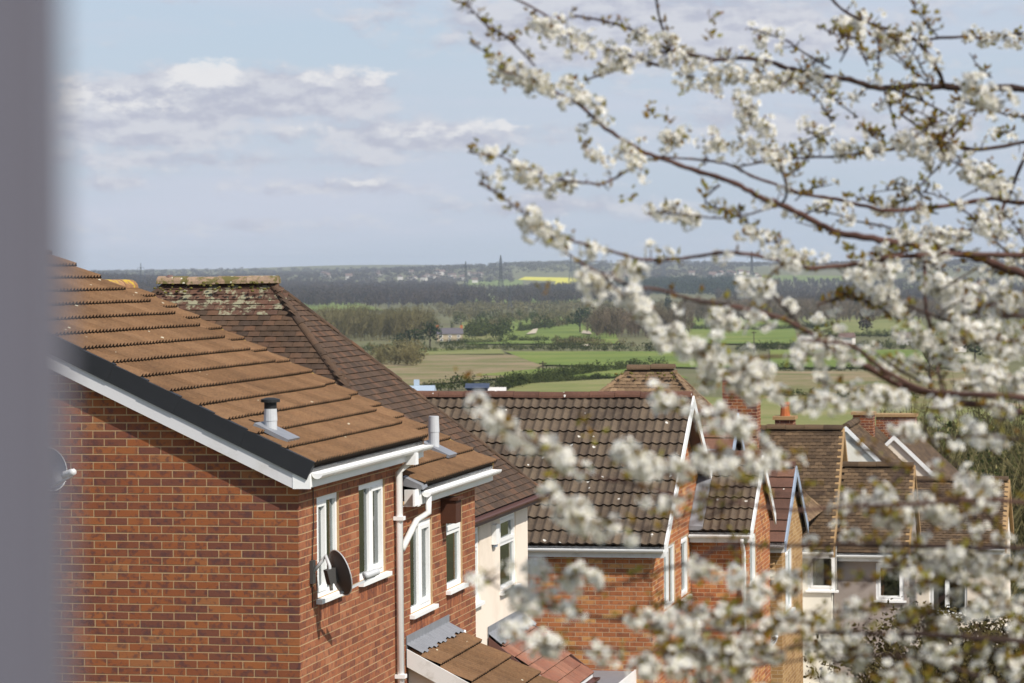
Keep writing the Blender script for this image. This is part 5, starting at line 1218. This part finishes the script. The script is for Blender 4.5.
# boughs (photo points run from the thick end to the tip)
branch([(1060, 285), (1024, 275), (985, 260), (945, 250), (905, 243), (880, 240), (840, 233), (815, 222), (782, 205), (760, 197), (735, 183), (700, 172), (665, 160), (640, 150), (605, 128), (580, 105), (555, 92), (530, 80), (500, 70)], 5.5, 1.4, 9.4, 8.8, spur=.03)
branch([(1060, 92), (1024, 89), (960, 88), (920, 86), (880, 88), (850, 80), (800, 72), (770, 62), (745, 58), (720, 60), (690, 55), (660, 52), (640, 60), (610, 72), (585, 80)], 4.6, 1.3, 10.0, 9.3, 'bark_dark', spur=.05)
branch([(690, 62), (645, 37), (625, 27), (600, 20), (570, 15)], 2.2, 1.3, 9.5, 9.2, 'bark_dark', spur=.01, buds=.08)
branch([(660, 66), (620, 52), (595, 46), (570, 35), (545, 15), (510, -4)], 2.0, 1.2, 9.4, 9.0, spur=.04)
branch([(535, 66), (515, 45), (500, 32), (485, 24), (470, 8), (463, 2)], 1.3, .9, 8.8, 8.8, 'bark_dark', buds=.14)
branch([(505, 68), (495, 58), (482, 50), (470, 43)], 1.2, .8, 8.8, 8.8, 'bark_dark', buds=.1)
branch([(668, 45), (662, 28), (657, 5), (655, -8)], 1.6, 1.3, 9.4, 9.4, 'bark_dark', buds=.06)
branch([(830, 68), (800, 50), (785, 40), (750, 28)], 1.5, .9, 9.5, 9.5, 'bark_dark', spur=.06, buds=.06)
branch([(945, 88), (935, 65), (915, 40), (900, 33), (875, 25), (850, 15), (828, -4)], 2.8, 1.6, 9.9, 9.7, 'bark_dark', spur=.07, buds=.08)
branch([(915, 40), (960, 37), (985, 38), (1010, 35), (1040, 33)], 1.7, 2.2, 9.9, 10.2, 'bark_dark', spur=.04, buds=.06)
for p in ([(850, 20), (848, 45), (840, 62)], [(860, 38), (862, 52), (868, 66)], [(878, 33), (879, 50), (878, 72)], [(885, 42), (900, 58), (916, 73)], [(885, 92), (890, 108), (896, 130)], [(900, 114), (930, 135), (950, 150), (965, 165)], [(885, 86), (920, 100), (950, 116), (962, 128)], [(955, 100), (985, 108), (1012, 116), (1040, 118)]):
    branch(p, 1.6, .9, 9.7, 9.6, 'bark_dark', spur=.05, buds=.12)
branch([(645, 155), (625, 172), (605, 183), (590, 183), (560, 180), (530, 170), (500, 156), (485, 155), (468, 152)], 1.8, .9, 8.7, 8.5, spur=.02, buds=.05)
branch([(1040, 255), (900, 256), (880, 262), (850, 265), (810, 268), (775, 260), (740, 253), (710, 254), (680, 259), (640, 259), (600, 248), (570, 240), (545, 228), (522, 212), (500, 195), (480, 182)], 3.4, 1.0, 8.9, 8.2, spur=.025, buds=.05)
branch([(1060, 420), (1024, 412), (950, 400), (900, 385), (868, 368), (840, 355), (820, 340), (800, 327), (780, 318), (750, 310), (720, 305), (690, 299), (660, 290), (630, 285), (590, 268), (565, 252)], 5.0, 1.3, 8.2, 7.8, spur=.03)
branch([(1060, 400), (1000, 396), (940, 393), (900, 380), (870, 360), (850, 345), (800, 340)], 4.5, 1.8, 8.0, 7.8, spur=.03)
branch([(1060, 205), (1024, 203), (990, 199), (950, 206), (920, 208), (890, 211), (860, 205), (830, 198), (800, 193), (780, 186), (750, 175), (730, 165), (700, 160), (660, 157)], 3.2, 1.3, 9.6, 9.2, 'bark', spur=.03)
branch([(1040, 138), (980, 150), (945, 143), (920, 144), (890, 150), (865, 153), (840, 156), (800, 158), (775, 160), (740, 166)], 2.4, 1.2, 9.8, 9.4, 'bark_dark', spur=.05)
branch([(783, 203), (787, 190), (780, 165)], 1.8, 1.3, 9.1, 9.2, 'bark_dark', buds=.04)
branch([(780, 205), (745, 215), (715, 218), (690, 215), (655, 212)], 1.3, .9, 9.0, 8.7, 'bark_dark', buds=.06)
branch([(720, 185), (705, 200), (722, 210), (735, 215), (760, 232), (795, 258)], 1.2, .9, 9.0, 9.0, 'bark_dark', buds=.16)
branch([(1040, 130), (1024, 160), (1008, 198), (1000, 215), (1002, 240)], 2.6, 1.6, 9.8, 9.6, 'bark', spur=.02)
for p in ([(960, 120), (940, 150), (985, 180), (1005, 205)], [(890, 210), (915, 190), (940, 165), (955, 150)], [(1000, 240), (970, 215), (940, 195)], [(925, 235), (960, 230), (1000, 225)], [(920, 245), (890, 228), (860, 222), (836, 221)], [(995, 240), (1010, 255), (1030, 268)], [(925, 244), (890, 258), (860, 275)]):
    branch(p, 1.5, 1.0, 9.5, 9.4, 'bark_dark', spur=.05, buds=.08)
branch([(926, 240), (925, 290), (930, 330), (938, 372), (945, 400)], 2.4, 1.6, 8.9, 8.4, 'bark', spur=.03)
branch([(1040, 350), (1000, 337), (980, 330), (940, 318), (905, 305)], 2.6, 1.5, 8.6, 8.5, 'bark_dark', spur=.05)
branch([(1040, 318), (990, 312), (960, 300), (930, 295)], 2.0, 1.2, 8.6, 8.5, 'bark_dark', spur=.06)
branch([(920, 382), (900, 370), (870, 350)], 2.0, 1.4, 8.3, 8.2, 'bark_dark', spur=.04)
branch([(850, 350), (810, 355), (760, 357), (720, 362), (690, 352), (655, 335), (625, 300), (600, 272)], 2.0, 1.1, 7.9, 7.5, 'bark', spur=.04)
branch([(800, 325), (770, 290), (775, 270), (800, 260)], 1.6, 1.1, 8.3, 8.6, 'bark_dark', spur=.04)
branch([(1060, 505), (980, 500), (900, 505), (838, 507), (790, 510), (740, 503), (680, 497), (640, 486), (590, 475), (560, 462), (530, 442), (490, 415)], 2.6, 1.1, 7.4, 6.8, 'bark', spur=.02, buds=.03)
branch([(740, 500), (700, 520), (660, 528), (620, 522), (580, 510), (548, 490)], 1.5, .9, 7.0, 6.8, 'bark_dark', spur=.02)
branch([(1060, 548), (1000, 548), (900, 546), (830, 545), (770, 546), (730, 545), (690, 562), (660, 570), (620, 584), (590, 583), (540, 580)], 3.4, 1.1, 7.6, 7.0, 'bark_dark', spur=.03)
branch([(1060, 645), (1000, 640), (920, 634), (850, 633), (760, 630), (690, 630), (660, 627), (630, 621), (590, 616), (540, 606), (510, 594), (480, 575)], 3.8, 1.1, 7.4, 6.9, 'bark_dark', spur=.04)
branch([(760, 652), (690, 650), (640, 650), (570, 650), (520, 640)], 1.8, 1.0, 7.0, 6.8, 'bark_dark', spur=.03)
branch([(1024, 690), (940, 665), (880, 655), (800, 660), (720, 672)], 2.2, 1.2, 7.4, 7.1, 'bark_dark', spur=.06)
for p in ([(940, 400), (925, 430), (950, 460), (985, 490)], [(1024, 440), (980, 436), (930, 440)], [(905, 470), (870, 500), (840, 520)], [(960, 500), (900, 560), (860, 590)], [(735, 545), (740, 590), (728, 630)], [(990, 560), (940, 600), (900, 640)], [(830, 545), (800, 575), (775, 600)], [(850, 440), (900, 470), (960, 505)]):
    branch(p, 1.8, 1.1, 7.8, 7.4, 'bark_dark', spur=.05, buds=.05)
# heavy sleeves of blossom
for c in [(528, 22, 588, 48, 17, 9.0), (498, 70, 590, 96, 18, 8.8), (590, 100, 612, 125, 9, 8.8), (600, 65, 640, 58, 13, 9.3), (640, 38, 700, 62, 18, 9.4), (690, 75, 800, 80, 22, 9.4), (735, 100, 765, 128, 18, 9.2), (795, 80, 838, 85, 13, 9.6), (750, 30, 765, 38, 10, 9.5), (838, 20, 905, 36, 11, 9.7), (985, 42, 1040, 40, 13, 10.1), (960, 84, 1010, 105, 17, 8.4), (505, 168, 560, 186, 14, 8.6), (565, 186, 580, 190, 7, 8.6), (590, 150, 608, 162, 9, 8.7), (622, 150, 645, 172, 14, 8.7),
          (518, 212, 552, 238, 15, 8.2), (550, 238, 600, 250, 9, 8.2), (648, 208, 695, 218, 14, 8.8), (738, 230, 800, 258, 12, 8.9), (668, 136, 684, 140, 15, 9.1), (700, 140, 725, 150, 13, 9.2), (740, 140, 790, 165, 14, 9.3), (838, 150, 850, 150, 10, 9.5), (905, 140, 935, 165, 16, 9.4), (965, 170, 1000, 190, 20, 9.0), (880, 208, 930, 215, 10, 9.4), (905, 232, 960, 240, 15, 9.2), (980, 225, 1010, 240, 14, 9.2),
          (585, 282, 610, 290, 17, 7.7), (625, 268, 648, 275, 12, 7.8), (630, 300, 660, 335, 14, 7.5), (660, 335, 700, 352, 16, 7.5), (690, 345, 760, 372, 20, 7.5), (700, 380, 790, 395, 17, 7.5), (715, 320, 740, 330, 15, 7.7), (740, 280, 770, 290, 13, 8.2), (800, 345, 845, 350, 13, 7.8), (860, 280, 895, 268, 17, 8.3), (880, 290, 900, 310, 12, 8.4), (750, 315, 775, 325, 8, 7.8), (860, 390, 905, 400, 12, 8.0),
          (930, 285, 1030, 300, 20, 8.4), (960, 330, 1030, 350, 22, 8.3), (900, 330, 935, 345, 12, 8.4), (985, 380, 1030, 385, 18, 8.1), (940, 355, 1000, 372, 13, 8.2), (800, 402, 900, 400, 10, 7.8),
          (484, 410, 516, 436, 15, 6.8), (520, 440, 585, 472, 13, 6.9), (608, 452, 655, 470, 17, 6.9), (655, 465, 690, 470, 9, 7.0), (560, 505, 612, 530, 17, 6.8), (545, 492, 560, 505, 8, 6.8), (660, 500, 690, 505, 8, 7.0), (652, 390, 678, 410, 11, 6.9), (700, 415, 750, 430, 16, 7.0), (700, 460, 760, 470, 15, 7.0), (760, 445, 800, 470, 9, 7.2), (845, 500, 900, 520, 15, 7.5), (905, 500, 945, 515, 14, 7.5), (960, 480, 1000, 500, 15, 7.5), (820, 400, 860, 408, 9, 7.6),
          (532, 572, 598, 580, 13, 6.9), (508, 597, 580, 612, 12, 6.9), (500, 630, 560, 650, 15, 6.8), (590, 650, 612, 655, 8, 6.9), (634, 664, 660, 672, 12, 6.9), (636, 618, 690, 628, 13, 7.0), (690, 560, 712, 575, 10, 7.1), (730, 575, 760, 600, 13, 7.1), (940, 560, 1030, 570, 24, 7.5), (985, 590, 1030, 610, 18, 7.5), (900, 430, 930, 440, 9, 7.8), (970, 430, 1000, 445, 12, 7.8)]:
    cluster(*c)
def fill(x0, y0, x1, y1, n, d0, d1, rng=(10, 26), hw=(5, 11)):
    for _ in range(n):
        x, y = random.uniform(x0, x1), random.uniform(y0, y1); an = random.uniform(-.5, .5) + (math.pi if random.random() < .5 else 0); L = random.uniform(*rng); d = random.uniform(d0, d1)
        cluster(x, y, x + math.cos(an) * L, y + math.sin(an) * L, random.uniform(*hw), d, 1.0, .36)
        branch([(x + math.cos(an) * L * 2.2, y + math.sin(an) * L * 2.2 + random.uniform(-8, 8)), (x + math.cos(an) * L, y + math.sin(an) * L), (x, y)], 1.2, .8, d, d, 'bark_dark', buds=.05, name='twig')
fill(690, 610, 1030, 695, 46, 6.9, 7.7)
fill(640, 645, 760, 690, 8, 6.8, 7.2)
fill(930, 285, 1030, 420, 8, 8.0, 8.8, hw=(4, 9))
fill(760, 330, 920, 420, 4, 7.6, 8.4, hw=(4, 8))
fill(840, 470, 1030, 590, 12, 7.3, 8.2, hw=(4, 9))
fill(820, 20, 1030, 260, 6, 9.2, 10.2, hw=(3, 7), rng=(6, 18))
for _ in range(46):          # bare twigs crossing the upper right
    x, y = random.uniform(800, 1030), random.uniform(10, 330); an = random.uniform(2.2, 4.2); L = random.uniform(25, 75)
    branch([(x, y), (x + math.cos(an) * L * .5 + random.uniform(-6, 6), y + math.sin(an) * L * .4 + random.uniform(-5, 5)), (x + math.cos(an) * L, y + math.sin(an) * L * .8)], 1.1, .6, 9.6, 9.4, 'bark_dark', spur=.015, buds=.10, name='twig')
for _ in range(14):
    x, y = random.uniform(640, 1030), random.uniform(330, 640); an = random.uniform(2.4, 4.0); L = random.uniform(30, 80)
    branch([(x, y), (x + math.cos(an) * L * .5 + random.uniform(-6, 6), y + math.sin(an) * L * .4 + random.uniform(-5, 5)), (x + math.cos(an) * L, y + math.sin(an) * L * .8)], 1.2, .7, 7.6, 7.4, 'bark_dark', spur=.0, buds=.05, name='twig')
for x, y, n in [(715, 20, 10), (712, 35, 8), (650, 112, 12), (665, 120, 12), (685, 95, 5), (580, 142, 8), (588, 148, 8), (472, 150, 10), (498, 78, 10), (505, 85, 6), (485, 185, 10), (497, 196, 10), (920, 15, 10), (935, 20, 6), (705, 195, 8), (722, 208, 10), (735, 214, 8), (965, 122, 16), (850, 250, 10), (855, 258, 8), (618, 196, 4), (636, 198, 4), (552, 475, 8), (560, 495, 8), (585, 420, 8), (590, 432, 7), (465, 380, 5), (545, 285, 4), (660, 512, 8), (735, 535, 8), (800, 455, 7)]:
    sprig(on_y(x, y, 9.0 if y < 270 else 7.4), n, .035)
spurs.off(TB); spurs.build('twigs', M['bark_dark'], ct)['kind'] = 'stuff'
# flowers: five cupped petals; leaves: folded blades
pv = []; pf = []
for k in range(5):
    an = 2 * math.pi * k / 5; c, s = math.cos(an), math.sin(an); i = len(pv)
    for (r, w, z) in ((.12, 0, 0), (.62, .40, .20), (1.05, .16, .34), (1.05, -.16, .34), (.62, -.40, .20)): pv.append((r * c - w * s, r * s + w * c, z))
    pf.append((i, i + 1, i + 2, i + 3)); pf.append((i, i + 3, i + 4, i + 4))
pv = np.array(pv); pfa = [(f[0], f[1], f[2]) for f in pf] ; tris = []
for k in range(5): i = k * 5; tris += [(i, i + 1, i + 4), (i + 1, i + 2, i + 4), (i + 2, i + 3, i + 4)]
def frames(D):
    D = np.asarray(D); a_ = np.cross(D, unit(len(D))); a_ /= np.linalg.norm(a_, axis=1, keepdims=True) + 1e-9; b_ = np.cross(D, a_); return a_, b_, D
FC = np.array([tuple(f[0] - TB) for f in FLOWERS]); FD = np.array([tuple(f[1]) for f in FLOWERS]); FS = np.array([f[2] for f in FLOWERS])
a_, b_, d_ = frames(FD); Mx = np.stack([a_ * FS[:, None], b_ * FS[:, None], d_ * FS[:, None], FC], -1)
V, F = np_scatter(pv, tris, Mx); np_mesh('blossoms', V, F, M['petal'], ct, 'stuff')
sv = [(-.2, -.2, .16), (.2, -.2, .16), (.2, .2, .16), (-.2, .2, .16), (0, 0, .42)]; V, F = np_scatter(sv, [(0, 1, 4), (1, 2, 4), (2, 3, 4), (3, 0, 4)], Mx); np_mesh('stamens', V, F, M['stamen'], ct, 'stuff')
lv = [(0, 0, 0), (.30, .08, .45), (0, .0, 1.05), (-.30, .08, .45), (0, -.06, .5)]; LC = np.array([tuple(f[0] - TB) for f in LEAVES]); LD = np.array([tuple(f[1]) for f in LEAVES]); LS = np.array([f[2] for f in LEAVES])
a_, b_, d_ = frames(LD); Mx = np.stack([a_ * LS[:, None], b_ * LS[:, None], d_ * LS[:, None], LC], -1); V, F = np_scatter(lv, [(0, 1, 4), (1, 2, 4), (2, 3, 4), (3, 0, 4)], Mx); np_mesh('leaves', V, F, M['spring_leaf'], ct, 'stuff')
print('flowers', len(FLOWERS), 'leaves', len(LEAVES))
# trunk and limbs outside the picture
top = TB + Vector((-.15, .2, 5.6)); mb = MB().tube([TB - Vector((0, 0, .3)), TB + Vector((.05, 0, 1.2)), TB + Vector((-.05, .1, 2.8)), TB + Vector((-.1, .15, 4.2)), top], [.17, .14, .115, .08, .04], 12); mb.off(TB); mb.build('trunk', M['bark_dark'], ct, True)
for x, y, d, h, r in [(1060, 285, 9.4, 3.9, .022), (1060, 92, 10.0, 4.6, .02), (1060, 420, 8.2, 3.4, .02), (1060, 400, 8.0, 3.3, .02), (1060, 205, 9.6, 4.2, .018), (1060, 505, 6.7, 2.9, .016), (1060, 548, 6.9, 2.8, .016), (1060, 645, 6.7, 2.5, .018), (1040, 255, 8.9, 3.8, .015), (1040, 138, 9.8, 4.4, .013), (1040, 33, 10.2, 4.7, .012), (1040, 350, 8.6, 3.6, .013), (1024, 690, 6.7, 2.4, .012)]:
    E = on_y(x, y, d); S_ = TB + Vector((-.05, .1, h)); Mid = S_.lerp(E, .5) + Vector((0, 0, .12)); mb = MB().tube(catmull([S_, Mid, E], 5), [r * 2 - r * k / 10 for k in range(11)], 8); mb.off(TB); mb.build('limb', M['bark'], ct, True)

# ------------------------------------------------------------------ the window the picture is taken from
wf = bpy.data.objects.new('window_frame', None); COL.objects.link(wf); YW = 1.0
xe = (46 - 512) / FPX * YW; wf.location = (0.6, YW, -.75); tag(wf, 'blurred grey window jamb along the left edge of the picture', 'window frame')
def wpart(name, *b): MB().box(*b).off((.6, YW, -.75)).build(name, M['jamb'], wf)
wpart('jamb', xe - .085, xe - .006, YW, YW + .07, -.7, .75); wpart('jamb_bead', xe - .03, xe, YW + .012, YW + .05, -.62, .67)
wpart('jamb', 1.35, 1.43, YW, YW + .07, -.7, .75); wpart('head', xe - .085, 1.43, YW + .001, YW + .069, .751, .83); wpart('bottom_rail', xe - .085, 1.43, YW + .001, YW + .069, -.78, -.701)

# ------------------------------------------------------------------ air
hz = MB().box(-7200, 7200, -120, 15900, -70, 75).build('haze', None); hz['kind'] = 'stuff'; tag(hz, 'pale blue haze lying over the whole valley', 'haze')
hm = bpy.data.materials.new('haze_air'); hm.use_nodes = True; nt = hm.node_tree; nt.nodes.clear()
o = nd(nt, 'ShaderNodeOutputMaterial'); pvn = nd(nt, 'ShaderNodeVolumePrincipled', {'Color': (0.78, 0.86, 1.0, 1), 'Density': 0.00006, 'Anisotropy': 0.2}); nt.links.new(pvn.outputs[0], o.inputs['Volume'])
hz.data.materials.append(hm)
